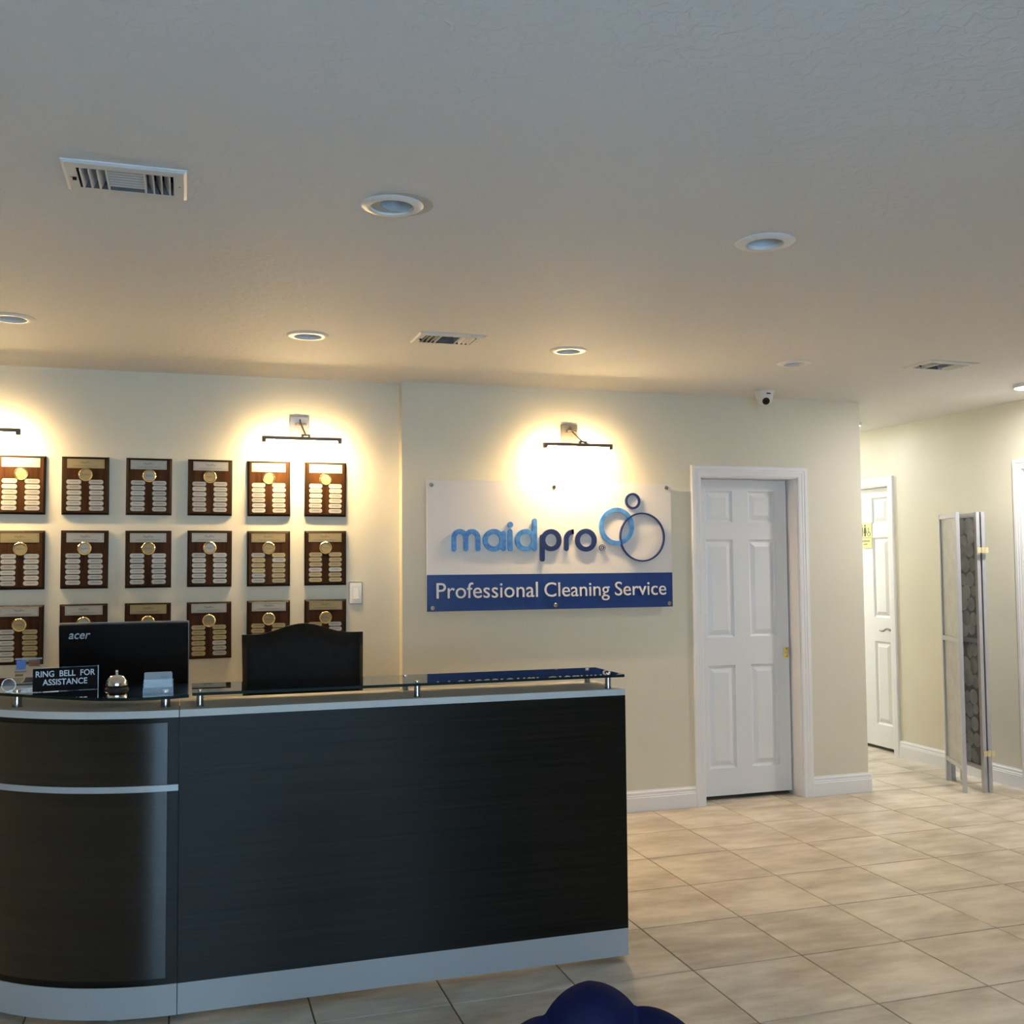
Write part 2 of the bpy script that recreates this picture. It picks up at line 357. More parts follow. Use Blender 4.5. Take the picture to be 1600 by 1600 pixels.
fl = struct(MB().box(LX-0.2, RX+0.2, FRONT_Y-0.2, HY+0.2, -0.12, -0.003).build('floor', M['grout']))
def room_rects():
    return [(LX, RX, FRONT_Y, WB), (LX, -1.07, WB, WL), (HX, RX, WB, HY), (D1[0], D1[0]+D1[1], WB, 0.70), (RX, RX+0.16, D2[0]-D2[1], D2[0]), (RX, RX+0.16, D3[0]-D3[1], D3[0])]
TILE_MESH = {}
def tile_mb(x0, x1, y0, y1, mb=None, off=(0, 0)):
    b = 0.0018; g = 0.0021; x0 += g; x1 -= g; y0 += g; y1 -= g
    mb = mb or MB(); ox, oy = off
    q = lambda x, y, z: (x-ox, y-oy, z)
    return mb.add([q(x0,y0,-0.004), q(x1,y0,-0.004), q(x1,y1,-0.004), q(x0,y1,-0.004), q(x0+b,y0+b,0), q(x1-b,y0+b,0), q(x1-b,y1-b,0), q(x0+b,y1-b,0)],
                  [(4,5,6,7), (0,1,5,4), (1,2,6,5), (2,3,7,6), (3,0,4,7)])
rest = MB(); ntile = 0
for i in range(-12, 8):
    for r in range(-8, 19):
        x0, x1, y0, y1 = i*S, (i+1)*S, -(r+1)*S, -r*S
        for k, (a, b, c, d) in enumerate(room_rects()):
            X0, X1, Y0, Y1 = max(x0, a), min(x1, b), max(y0, c), min(y1, d)
            if X1-X0 < 0.012 or Y1-Y0 < 0.012: continue
            near = (-3.4 < x0 and y0 > -4.6 and (k != 2 or y0 < 2.4))
            if near and ntile < 295:
                key = tuple(round(t, 4) for t in (X1-X0, Y1-Y0))
                if key not in TILE_MESH:
                    TILE_MESH[key] = tile_mb(0, X1-X0, 0, Y1-Y0, off=((X1-X0)/2, (Y1-Y0)/2)).mesh('tile', M['tile'])
                o = obj('tile', TILE_MESH[key], fl, ((X0+X1)/2, (Y0+Y1)/2, 0)); ntile += 1
            else:
                tile_mb(X0, X1, Y0, Y1, rest)
ro = rest.build('distant_tiles', M['tile'], fl); ro['kind'] = 'stuff'

# ceiling with cut openings for the cans and vents
CANS = [(-2.955, -0.577, 0.095, 0.062), (-1.719, -0.575, 0.095, 0.062), (-0.447, -0.580, 0.092, 0.058), (0.830, -0.592, 0.092, 0.055),
        (-1.675, -2.372, 0.092, 0.064), (-0.429, -2.372, 0.099, 0.060)]
VENTS = [(-2.408, -2.370), (-1.085, -0.680), (1.633, -0.752)]
VW, VH = 0.314, 0.226
def ceiling():
    c = MB().box(LX-0.2, RX+0.2, FRONT_Y-0.2, HY+0.2, CEIL, CEIL+0.18).build('ceiling', M['ceil'])
    cut = MB()
    for (x, y, ro_, ri) in CANS: cut.cyl((x, y, CEIL-0.05), (x, y, CEIL+0.12), ri+0.012, 32)
    for (x, y) in VENTS: cut.box(x-VW/2+0.03, x+VW/2-0.03, y-VH/2+0.035, y+VH/2-0.035, CEIL-0.05, CEIL+0.10)
    co = cut.build('cut', M['ceil']); md = c.modifiers.new('b', 'BOOLEAN'); md.object = co; md.operation = 'DIFFERENCE'; md.solver = 'EXACT'
    dg = bpy.context.evaluated_depsgraph_get(); me = bpy.data.meshes.new_from_object(c.evaluated_get(dg))
    c.modifiers.clear(); c.data = me; bpy.data.objects.remove(co)
    return struct(c)
ceiling()

wb = MB()
wb.box(-1.07, D1[0], WB, 0.775, 0, CEIL).box(D1[0]+D1[1], HX, WB, 0.775, 0, CEIL).box(D1[0], D1[0]+D1[1], WB, 0.775, D1[2], CEIL)
struct(wb.build('wall_back', M['wall']))
struct(MB().box(D1[0], D1[0]+D1[1], 0.70, 0.775, -0.003, D1[2]).build('wall_pocket', M['dark']))  # added plate closing the niche behind the slab, painted dark for its shade
struct(MB().box(LX-0.2, -1.07, WL, 0.775, 0, CEIL).build('wall_recess', M['wall']))
struct(MB().box(HX-0.2, HX, 0.775, HY, 0, CEIL).build('wall_hall', M['wall']))
struct(MB().box(HX-0.2, RX+0.2, HY, HY+0.2, 0, CEIL).build('wall_hall_end', M['wall']))
wr = MB()
ys = [FRONT_Y-0.2, D3[0]-D3[1], D3[0], D2[0]-D2[1], D2[0], HY]
wr.box(RX, RX+0.2, ys[0], ys[1], 0, CEIL).box(RX, RX+0.2, ys[2], ys[3], 0, CEIL).box(RX, RX+0.2, ys[4], ys[5], 0, CEIL)
wr.box(RX, RX+0.2, ys[1], ys[2], D3[2], CEIL).box(RX, RX+0.2, ys[3], ys[4], D2[2], CEIL)
wr.box(RX+0.16, RX+0.2, ys[1], ys[2], 0, D3[2]).box(RX+0.16, RX+0.2, ys[3], ys[4], 0, D2[2])
struct(wr.build('wall_right', M['wall']))
struct(MB().box(LX-0.2, LX, FRONT_Y-0.2, WL, 0, CEIL).build('wall_left', M['wall']))
wf = MB()
wf.box(LX, WIN[0], FRONT_Y-0.2, FRONT_Y, 0, CEIL).box(WIN[1], RX, FRONT_Y-0.2, FRONT_Y, 0, CEIL)
wf.box(WIN[0], WIN[1], FRONT_Y-0.2, FRONT_Y, 0, WIN[2]).box(WIN[0], WIN[1], FRONT_Y-0.2, FRONT_Y, WIN[3], CEIL)
struct(wf.build('wall_front', M['wall']))
wn = sempty('window_1', ((WIN[0]+WIN[1])/2, FRONT_Y-0.1, WIN[2]))
ww, wh = WIN[1]-WIN[0], WIN[3]-WIN[2]
fr = MB().box(-ww/2, ww/2, -0.03, 0.03, 0, 0.05).box(-ww/2, ww/2, -0.03, 0.03, wh-0.05, wh)
for k in range(4):
    xx = -ww/2+0.025+k*(ww-0.05)/3; fr.box(xx-0.025, xx+0.025, -0.03, 0.03, 0.05, wh-0.05)
fr.build('window_frame', M['grey'], wn)
for k in range(3):
    xa = -ww/2+0.05+k*(ww-0.05)/3; MB().box(xa, xa+(ww-0.05)/3-0.05, -0.004, 0.004, 0.05, wh-0.05).build('pane', M['pane'], wn)
struct(MB().box(-30, 30, -40, FRONT_Y-0.25, -0.25, -0.14).build('ground_outside', M['pave']))

# baseboards: stepped profile
BP = [(0, 0), (0.015, 0), (0.015, 0.082), (0.0125, 0.086), (0.0125, 0.094), (0.010, 0.097), (0.010, 0.112), (0.005, 0.120), (0.004, 0.126), (0, 0.126)]
def baseboard(name, pts):
    """pts: plan polyline along the wall foot; the moulding projects to the right of travel"""
    mb = MB(); n = len(pts); P = [Vector(p) for p in pts]; rows = []
    for i in range(n):
        ds = []
        if i > 0: ds.append((P[i]-P[i-1]).normalized())
        if i < n-1: ds.append((P[i+1]-P[i]).normalized())
        ns = [Vector((d.y, -d.x)) for d in ds]; nn = sum(ns, Vector((0, 0)))
        nn = nn/(1+ns[0].dot(ns[-1])) if len(ns) == 2 else nn
        rows.append([(P[i].x+nn.x*d, P[i].y+nn.y*d, z) for d, z in BP])
    m = len(BP); vs = [v for r in rows for v in r]
    fs = [(i*m+j, (i+1)*m+j, (i+1)*m+j+1, i*m+j+1) for i in range(n-1) for j in range(m-1)]
    fs += [tuple(range(m))[::-1], tuple((n-1)*m+j for j in range(m))]
    return struct(mb.add(vs, fs).build(name, M['trim']))
baseboard('baseboard_back', [(-1.07, WB), (D1[0]-0.062, WB)])
baseboard('baseboard_corner', [(D1[0]+D1[1]+0.052, WB), (HX, WB), (HX, HY)])
baseboard('baseboard_right', [(RX, D2[0]-D2[1]-0.062), (RX, D3[0]+0.062)])
baseboard('baseboard_front_right', [(RX, D3[0]-D3[1]-0.062), (RX, FRONT_Y)])
baseboard('baseboard_hall', [(RX, HY), (RX, D2[0]+0.062)])
baseboard('baseboard_recess', [(LX, WL), (-1.07, WL)])

# ------------------------------------------------------------------ doors
CP = [(-0.004, 0.0), (-0.004, 0.010), (0.006, 0.0125), (0.018, 0.0125), (0.022, 0.0155), (0.034, 0.0155), (0.038, 0.019), (0.058, 0.019), (0.062, 0.014), (0.062, 0.0)]
def door(name, loc, rz, w_, h_, recess, gap_r, rows, cols):
    """origin: left foot of the opening on the wall face; x right, y into the wall"""
    d = sempty(name, loc, rz)
    mb = MB(); m = len(CP); vs = []
    for t, p in CP: vs += [(-t, -p, 0), (-t, -p, h_+t), (w_+t, -p, h_+t), (w_+t, -p, 0)]
    mb.add(vs, [(4*i+j, 4*i+j+1, 4*i+4+j+1, 4*i+4+j) for i in range(m-1) for j in range(3)])
    mb.build('casing', M['trim'], d)
    jt = 0.012
    MB().box(-0.001, jt, 0, 0.158, 0, h_).box(w_-jt, w_+0.001, 0, 0.158, 0, h_).box(jt, w_-jt, 0, 0.158, h_-jt, h_+0.001).build('jamb', M['trim'], d)
    x0, x1, z0, z1 = jt+0.001, w_-jt-gap_r, 0.026, h_-jt-0.003
    y0, y1 = recess, recess+0.035
    sl = MB(); xs = [x0]+[v for c in cols for v in c]+[x1]
    for k in range(0, len(xs), 2): sl.box(xs[k], xs[k+1], y0, y1, z0, z1)
    for c in cols:
        zz = [z0]+[v for r in rows for v in r]+[z1]
        for k in range(0, len(zz), 2): sl.box(c[0], c[1], y0, y1, zz[k], zz[k+1])
    sl.build('slab', M['door'], d)
    for c in cols:
        for r in rows:
            rings = [(0, 0), (0.004, 0.007), (0.013, 0.0125), (0.018, 0.0125), (0.046, 0.002)]
            vs = []
            for (ins, dp) in rings:
                vs += [(c[0]+ins, y0+dp, r[0]+ins), (c[1]-ins, y0+dp, r[0]+ins), (c[1]-ins, y0+dp, r[1]-ins), (c[0]+ins, y0+dp, r[1]-ins)]
            fs = [(4*i+j, 4*i+(j+1) % 4, 4*i+4+(j+1) % 4, 4*i+4+j) for i in range(len(rings)-1) for j in range(4)]+[tuple(range(16, 20))]
            MB().add(vs, fs).build('panel', M['door'], d)
    return d
ROWS = [(0.195, 0.843), (1.020, 1.644), (1.754, 1.957)]
d1 = door('door_1', (D1[0], WB, 0), 0, D1[1], D1[2], 0.108, 0.012, ROWS, [(0.094, 0.290), (0.404, 0.599)])
# brass privacy pull of the pocket door
pk = MB().bbox(0.642, 0.688, 0.103, 0.109, 0.876, 0.944, 0.002).build('latch_plate', M['gold'], d1)
MB().bbox(0.655, 0.663, 0.098, 0.104, 0.902, 0.918, 0.001).bbox(0.672, 0.681, 0.096, 0.104, 0.890, 0.930, 0.002).build('thumb_turn', M['nickel'], pk)
MB().cyl((0.665, 0.1005, 0.886), (0.665, 0.104, 0.886), 0.0035, 8).cyl((0.665, 0.1005, 0.935), (0.665, 0.104, 0.935), 0.0035, 8).build('screws', M['dark'], pk)
R2 = [(0.20, 0.86), (1.05, 1.69), (1.80, 2.01)]
C2 = [(0.095, 0.29), (0.42, 0.615)]
d2 = door('door_2', (RX, D2[0], 0), -PI/2, D2[1], D2[2], 0.055, 0.0, R2, C2)
lv = MB().cyl((0.662, 0.048, 0.958), (0.662, 0.055, 0.958), 0.026, 20).cyl((0.662, 0.048, 0.958), (0.662, 0.010, 0.958), 0.009, 12)
seq = [(0.664, 0.010, 0.962), (0.64, 0.006, 0.968), (0.615, 0.008, 0.962), (0.59, 0.012, 0.950), (0.56, 0.014, 0.947), (0.54, 0.015, 0.950)]
for a, b in zip(seq, seq[1:]): lv.cyl(a, b, 0.0085, 8)
lv.build('lever_handle', M['lever'], d2, True)
d3 = door('door_3', (RX, D3[0], 0), -PI/2, D3[1], D3[2], 0.055, 0.0, R2, [(0.10, 0.32), (0.44, 0.66)])

# ------------------------------------------------------------------ ceiling fixtures
def can(i, label):
    x, y, ro_, ri = CANS[i]
    t = thing('recessed_downlight', label, 'downlight', (x, y, CEIL), 0, 'unlit recessed downlights')
    MB().lathe([(ro_, 0), (ro_, -0.002), (ro_-0.006, -0.006), (ri+0.006, -0.009), (ri, -0.008), (ri, 0.004)], n=40).build('trim_ring', M['canwhite'], t, True)
    MB().lathe([(ri, 0.004), (ri-0.003, 0.02), (ri-0.006, 0.045)], n=40).build('baffle', M['can_in'], t, True)
    MB().lathe([(ri-0.006, 0.045), (ri-0.02, 0.040), (0.0001, 0.037)], n=40).build('lamp_face', M['canlens'], t, True)
    return t
can(0, 'recessed ceiling downlight cut by the left edge of the photo')
can(1, 'recessed ceiling downlight nearest above the right pair of plaques')
can(2, 'recessed ceiling downlight nearest above the company sign lamp')
can(3, 'recessed ceiling downlight beside the dome camera')
big = can(4, 'large recessed ceiling downlight right of the front air vent, with loose crooked trim')
MB().lathe([(0.100, 0), (0.100, -0.0015), (0.055, -0.0015), (0.055, 0)], c=(0.018, -0.012, 0), n=40).build('ceiling_patch_ring', mat('beige_patch', (0.50, 0.48, 0.42), 0.7), big, True)
can(5, 'recessed ceiling downlight furthest front on the right, bright white trim')
def vent(i, label, flip=1):
    x, y = VENTS[i]
    t = thing('air_vent', label, 'vent', (x, y, CEIL), 0, 'ceiling air vents')
    w2, h2 = VW/2, VH/2; iw, ih = w2-0.035, h2-0.040
    z0, z1 = -0.008, 0
    f = MB()
    for (o_, i_) in (((w2, h2), (iw, ih)),):
        vs = []
        for (a, b, z) in ((w2, h2, z1), (w2, h2, -0.003), (w2-0.008, h2-0.008, z0), (iw, ih, z0), (iw, ih, 0.03)):
            vs += [(-a, -b, z), (a, -b, z), (a, b, z), (-a, b, z)]
        f.add(vs, [(4*k+j, 4*k+(j+1) % 4, 4*k+4+(j+1) % 4, 4*k+4+j) for k in range(3) for j in range(4)])
    sl_ = MB().add(vs[12:], [(j, (j+1) % 4, 4+(j+1) % 4, 4+j) for j in range(4)])
    sl_.build('frame_inner_shade', M['sleeve'], t)  # inner side of the white frame, coloured dark for its shade
    for sx in (-0.048, 0.048): f.box(sx-0.003, sx+0.003, -ih, ih, -0.008, 0.03)
    f.build('frame', M['ventwhite'], t)
    MB().box(-iw-0.004, iw+0.004, -ih-0.004, ih+0.004, 0.06, 0.065).build('duct', M['dark'], t)  # duct roof and walls coloured near black for the shade inside
    # end banks: louvres running across the vent, thrown outwards
    def slat(cx, sgn):
        b = MB(); th = 0.0016; a = (cx-sgn*0.008, 0.022); c = (cx+sgn*0.007, -0.011)
        vs = []
        for (px_, pz) in (a, c):
            for yy in (-ih+0.002, ih-0.002):
                vs += [(px_-th, yy, pz), (px_+th, yy, pz)]
        b.add(vs, [(0,1,3,2), (4,6,7,5), (0,2,6,4), (1,5,7,3), (0,4,5,1), (2,3,7,6)])
        b.build('end_louvre', M['ventwhite'], t)
    for k in range(3):
        slat(-0.064-k*0.021, -1)
        slat(0.064+k*0.021, 1)
    q = MB(); e_ = 0.0035
    q.box(-iw-e_, -iw-0.001, -ih-e_, ih+e_, 0.0305, 0.066).box(iw+0.001, iw+e_, -ih-e_, ih+e_, 0.0305, 0.066).box(-iw, iw, -ih-e_, -ih-0.001, 0.0305, 0.066).box(-iw, iw, ih+0.001, ih+e_, 0.0305, 0.066)
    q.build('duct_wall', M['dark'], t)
    for k in range(7):
        yy = -ih+0.014+k*(2*ih-0.03)/6; th = 0.0014; u0, u1 = (0.0005, -0.0015) if flip > 0 else (-0.0045, -0.0018)
        MB().add([(-0.045, yy-0.005, u0), (0.045, yy-0.005, u0), (0.045, yy+0.006, u1), (-0.045, yy+0.006, u1),
                  (-0.045, yy-0.005+th, u0+0.0015), (0.045, yy-0.005+th, u0+0.0015), (0.045, yy+0.006+th, u1+0.0015), (-0.045, yy+0.006+th, u1+0.0015)],
                 [(0,1,2,3), (7,6,5,4), (0,4,5,1), (1,5,6,2), (2,6,7,3), (3,7,4,0)]).build('centre_louvre', M['ventwhite'], t)
    MB().box(-iw-0.014, -iw-0.004, -0.003, 0.001, -0.016, -0.006).build('damper_lever', M['dark'], t)
    for sx in (-1, 1): MB().lathe([(0.0001, -0.0095), (0.004, -0.0085), (0.004, -0.006)], c=(sx*(w2-0.018), 0, 0), n=10).build('screw', M['grey'], t)
vent(0, 'white ceiling air vent nearest the camera at upper left')
vent(1, 'white ceiling air vent left of the company sign', -1)
vent(2, 'white ceiling air vent near the hallway at far right', -1)
def led(x, y, label, m='led'):
    t = thing('ceiling_light', label, 'ceiling light', (x, y, CEIL), 0, 'lit disc lights')
    MB().lathe([(0.085, 0), (0.085, -0.018), (0.080, -0.024), (0.075, -0.024), (0.075, -0.020)], n=40).build('rim', M['canwhite'], t, True)
    MB().lathe([(0.075, -0.021), (0.06, -0.026), (0.0001, -0.029)], n=40).build('diffuser', M[m], t, True)
led(2.565, -0.40, 'lit white disc ceiling light at the right edge of the photo', 'led_warm')
led(2.575, 1.36, 'lit white disc ceiling light in the hallway, half hidden by the wall corner', 'led_near')
led(2.30, 2.90, 'lit white disc ceiling light deep in the hallway behind the corner')  # added lamp, out of view, to light the hall evenly
# dome camera
t = thing('security_camera', 'white dome security camera on the ceiling above the door', 'camera', (1.15, 0.235, CEIL))
MB().lathe([(0.0001, 0), (0.062, 0), (0.062, -0.008), (0.056, -0.014), (0.052, -0.03), (0.050, -0.045), (0.044, -0.066), (0.030, -0.083), (0.012, -0.091), (0.0001, -0.092)], n=32).build('housing', M['camwhite'], t, True)
dd = Vector((-0.30, -0.80, -0.42)).normalized(); c0 = Vector((0, 0, -0.045))
MB().cyl(c0+dd*0.036, c0+dd*0.056, 0.029, 24).build('lens_collar', M['camwhite'], t, True)
le = MB().cyl(c0+dd*0.050, c0+dd*0.0575, 0.0225, 24).build('lens_face', M['lens'], t, True)
MB().cyl(c0+dd*0.0575, c0+dd*0.0585, 0.008, 16).build('lens_iris', M['black'], le, True)
MB().box(-0.016, 0.010, -0.0565, -0.050, -0.026, -0.019).build('badge', M['black'], t)
# patched-over round mark on the ceiling
MB().lathe([(0.0001, -0.0015), (0.050, -0.0015), (0.056, 0)], n=32).build('patch', M['ceil'])
tag(bpy.data.objects['patch'], 'faint round blank cover on the ceiling above the plaques', 'ceiling cover').location = (-2.50, -0.50, CEIL)
bpy.data.objects['patch'].name = 'ceiling_cover'

# ------------------------------------------------------------------ picture lamps
def picture_lamp(x, ywall, label, arm_dx):
    t = thing('picture_lamp', label, 'wall lamp', (x, ywall, 2.183), 0, 'picture lamps')
    MB().bbox(-0.053, 0.053, -0.016, 0, 0.040, 0.150, 0.003).build('wall_plate', M['nickel'], t)
    MB().bbox(-0.030+arm_dx*0.3, 0.030+arm_dx*0.3, -0.034, -0.016, 0.100, 0.114, 0.002).cyl((arm_dx*0.1, -0.02, 0.135), (arm_dx*0.3, -0.03, 0.107), 0.004, 10).cyl((arm_dx*0.3, -0.03, 0.107), (arm_dx, -0.148, 0.030), 0.005, 12).build('arm', M['bronze'], t, True)
    MB().bbox(arm_dx-0.024, arm_dx-0.012, -0.166, -0.140, 0.018, 0.030, 0.001).bbox(arm_dx+0.012, arm_dx+0.024, -0.166, -0.140, 0.018, 0.030, 0.001).bbox(arm_dx-0.024, arm_dx+0.024, -0.166, -0.140, 0.026, 0.034, 0.001).build('bracket', M['bronze'], t)
    b = MB().bbox(-0.215, 0.215, -0.169, -0.1372, 0.000, 0.019, 0.001)
    for sx in (-1, 1): b.bbox(min(sx*0.193, sx*0.215), max(sx*0.193, sx*0.215), -0.169, -0.137, -0.012, 0.002, 0.002)
    b.build('bar', M['bronze'], t)
    e = MB(); P = [(-0.164, -0.0005), (-0.162, -0.010), (-0.154, -0.0145), (-0.145, -0.0135), (-0.139, -0.007), (-0.1395, -0.0005)]
    e.prism(P, lambda a, bb, d: (d, a, bb), -0.192, 0.192); e.build('light_tube', M['tube'], t)
picture_lamp(-1.640, WL, 'lit bronze picture lamp above the two rightmost award plaques', 0.02)
picture_lamp(-3.265, WL, 'lit bronze picture lamp cut by the left edge of the photo', 0.02)
picture_lamp(-0.050, WB, 'lit bronze picture lamp above the company sign', 0.03)

# ------------------------------------------------------------------ award plaques
PW, PH = 0.233, 0.306
def rr_mesh(name, w_, h_, r_, d_, m): return MB().prism(rrect(w_, h_, r_, 3), XZ, 0, -d_).mesh(name, m)
def board_mb():
    a, b = PW/2, PH/2; i = 0.011
    return MB().add([(-a,0,-b), (a,0,-b), (a,0,b), (-a,0,b), (-a,-0.010,-b), (a,-0.010,-b), (a,-0.010,b), (-a,-0.010,b),
                     (-a+i,-0.020,-b+i), (a-i,-0.020,-b+i), (a-i,-0.020,b-i), (-a+i,-0.020,b-i)],
                    [(0,1,2,3), (0,4,5,1), (1,5,6,2), (2,6,7,3), (3,7,4,0), (4,8,9,5), (5,9,10,6), (6,10,11,7), (7,11,8,4), (8,11,10,9)])
bmb = board_mb(); bmb.mi = [1]*9+[0]
ME_BOARD = bmb.mesh('board', [M['plaque'], M['plaque_edge']])
ME_TAG = {k: rr_mesh('name_tag', 0.072, 0.0235, 0.0095, 0.0016, M[k]) for k in ('silverplate', 'brassplate')}
ME_HEAD = {'s': MB().bbox(-0.0915, 0.0915, -0.0016, 0, -0.0242, 0.0242, 0.0006).mesh('header_plate', M['silverhead']),
           'b': MB().bbox(-0.0915, 0.0915, -0.0016, 0, -0.0242, 0.0242, 0.0006).mesh('header_plate', M['brasshead'])}
def frame_mb(a, b, t_, y): return MB().box(-a, a, y, y+0.0004, b-t_, b).box(-a, a, y, y+0.0004, -b, -b+t_).box(-a, -a+t_, y, y+0.0004, -b, b).box(a-t_, a, y, y+0.0004, -b, b)
ME_BORDER = frame_mb(0.0865, 0.0195, 0.0008, -0.0020).mesh('etched_border', M['etch'])
mt = text_mesh('MaidPro', width=0.050, height=0.0115, depth=0.0003, shear=0.1); mt.materials.clear(); mt.materials.append(M['etch']); ME_MP = mt
mt = text_mesh('MaidPro', width=0.036, height=0.0085, depth=0.0003, shear=0.1); mt.materials.clear(); mt.materials.append(M['etch']); ME_MP2 = mt
ml = MB()
xx = -0.060
while xx < 0.058:
    l = random.uniform(0.006, 0.014); ml.box(xx, min(xx+l, 0.060), -0.0019, -0.0015, -0.0022, 0.0); xx += l+0.002
ME_LINE = ml.mesh('engraved_line', M['etch'])
ME_RIM = MB().lathe([(0.024, 0), (0.033, 0), (0.0335, -0.003), (0.031, -0.005), (0.027, -0.0035), (0.0255, -0.004), (0.024, -0.002)], axis='y', n=44, wob=0.05).mesh('medal_rim', M['goldrim'])
ME_DISC = {k: MB().lathe([(0.0255, 0), (0.0252, -0.0026), (0.0001, -0.0030)], axis='y', n=36).mesh('medal_disc', M[m]) for k, m in (('s', 'silverhead'), ('b', 'brasshead'))}
COLX = [-3.061, -2.752, -2.435, -2.120, -1.806, -1.494]
ROWZ = [1.9275, 1.539, 1.153]
# header, medal face, default tags, odd tags
STYLE = {(0,0): 'sbs', (0,1): 'bbs', (0,2): 'sss', (0,3): 'sbs', (0,4): 'sbs', (0,5): 'sbs',
         (1,0): 'bbs', (1,1): 'sss', (1,2): 'sbs', (1,3): 'sss', (1,4): 'bbb', (1,5): 'bbb',
         (2,0): 'sbs', (2,1): 'sss', (2,2): 'bbb', (2,3): 'sbb', (2,4): 'sbb', (2,5): 'bbb'}
ODD = {(1,4): {0, 4, 5, 7}, (1,5): {3, 9}, (2,3): {9, 10, 11}, (2,5): {6, 7, 8}, (2,0): {6, 7, 8, 9, 10, 11}}
ORD = ['leftmost, cut by the photo edge', 'second from left', 'third from left', 'fourth from left', 'fifth from left', 'rightmost']
RNAME = ['top', 'middle', 'bottom']
for r in range(3):
    for c in range(6):
        st = STYLE[(r, c)]
        t = thing('award_plaque', 'dark wooden award plaque, %s row, %s' % (RNAME[r], ORD[c]), 'plaque', (COLX[c], WL, ROWZ[r]+random.uniform(-0.002, 0.002)), 0, 'award plaques on the wall')
        t.rotation_euler = (0, random.uniform(-0.006, 0.006), 0)
        obj('board', ME_BOARD, t)
        zo = 0.0 if r == 0 else (-0.002 if r == 1 else 0.003)
        hd = obj('header_plate', ME_HEAD[st[0]], t, (random.uniform(-0.003, 0.003), -0.0202, 0.1165+zo))
        obj('etched_border', ME_BORDER, hd); obj('lettering', ME_MP, hd, (0, -0.0019, 0.0065)); obj('engraved_line', ME_LINE, hd, (0, 0, -0.0105))
        mz = 0.058 if r < 2 else 0.052
        md = obj('medallion', ME_RIM, t, (random.uniform(-0.002, 0.002), -0.0202, mz))
        obj('medal_face', ME_DISC[st[1]], md); obj('medal_lettering', ME_MP2, md, (0, -0.0034, 0))
        for k in range(12):
            cc, rr = divmod(k, 6)
            b = st[2] == 'b'
            if k in ODD.get((r, c), ()): b = not b
            obj('name_tag', ME_TAG['brassplate' if b else 'silverplate'], t, ((-0.0560, 0.0535)[cc]+random.uniform(-0.0015, 0.0015), -0.0202, 0.0195-rr*0.0281+random.uniform(-0.0008, 0.0008)+(zo if r == 2 else 0)*-1))

# light switch
t = thing('light_switch', 'white rocker light switch on the cream wall right of the plaques', 'light switch', (-1.323, WL, 1.340))
MB().bbox(-0.037, 0.037, -0.006, 0, -0.062, 0.062, 0.003).build('cover_plate', M['switch'], t)
frame_mb(0.0178, 0.0345, 0.0012, -0.0064).build('rocker_gap', M['grey'], t)  # grey outline painted in for the shade around the rocker
MB().add([(-0.0165,-0.006,-0.033), (0.0165,-0.006,-0.033), (0.0165,-0.006,0.033), (-0.0165,-0.006,0.033), (-0.0165,-0.013,-0.033), (0.0165,-0.013,-0.033), (0.0165,-0.0075,0.033), (-0.0165,-0.0075,0.033)],
         [(0,4,5,1), (1,5,6,2), (2,6,7,3), (3,7,4,0), (4,7,6,5)]).build('rocker', M['switch'], t)
for z in (-0.05, 0.05): MB().lathe([(0.0001, -0.0075), (0.003, -0.0068), (0.003, -0.006)], c=(0, 0, z), axis='y', n=10).build('screw', M['switch'], t)

# ------------------------------------------------------------------ company sign
SX0, SX1, SZ0, SZ1, SZM = -0.935, 0.606, 1.230, 1.982, 1.4385
t = thing('company_sign', 'large white and blue acrylic wall sign reading maidpro Professional Cleaning Service', 'sign', (-0.165, WB, 1.230))
ox, oz = -0.165, 1.230
def SL(mb): mb.v = [(v[0]-ox, v[1], v[2]-oz) for v in mb.v]; return mb
yF = -0.034                                   # front face of the sheet, relative to the wall
SL(MB().bbox(SX0, SX1, yF, yF+0.009, SZ0, SZ1, 0.0012)).build('backing_sheet', M['signwhite'], t)
bl = SL(MB().bbox(SX0, SX1, yF-0.003, yF-0.0001, SZ0, SZM, 0.0008)).build('blue_band', M['signblue'], t)
for (wd, xa, xb) in (('Professional', -0.880, -0.270), ('Cleaning', -0.229, 0.186), ('Service', 0.222, 0.560)):
    text('slogan_word', wd, M['letwhite'], bl, ((xa+xb)/2-ox, yF-0.0075, 1.304-oz), width=xb-xa, depth=0.005, baseline=True)
for (bx, bz) in ((-0.906, 1.954), (-0.160, 1.953), (0.574, 1.958), (-0.902, 1.250), (-0.158, 1.254), (0.583, 1.251)):
    bo = MB().cyl((bx-ox, 0, bz-oz), (bx-ox, yF-0.0035, bz-oz), 0.0085, 16).build('standoff_bolt', M['chrome'], t, True)
    MB().lathe([(0.0125, 0), (0.0125, -0.004), (0.010, -0.0065), (0.0001, -0.007)], c=(bx-ox, yF-0.003, bz-oz), axis='y', n=20).build('bolt_cap', M['chrome'], bo, True)
LY0, LY1 = yF-0.013, yF-0.0002
SW = 0.0285
def arc(cx, cz, r_, a0, a1, n=20): return [(cx+r_*math.cos(math.radians(a0+(a1-a0)*k/n)), cz+r_*math.sin(math.radians(a0+(a1-a0)*k/n))) for k in range(n+1)]
def letter(paths=(), rings=(), m='lblue', dots=()):
    mb = MB()
    for i, p in enumerate(paths): mb.strip(p, SW, LY0-0.0001*i, LY1)
    for (cx, cz, ro_) in rings: mb.ring(cx, cz, ro_, ro_-SW, LY0-0.0002, LY1)
    for (cx, cz, r_) in dots: mb.cyl((cx, LY1, cz), (cx, LY0, cz), r_, 20)
    SL(mb).build('raised_letter', M[m], t)
h = SW/2; B0 = 1.572+h; XT = 1.701; CZ = 1.6365
mr = 0.0435-h/2
m1, m2, m3 = -0.792+h, -0.7055, -0.619-h
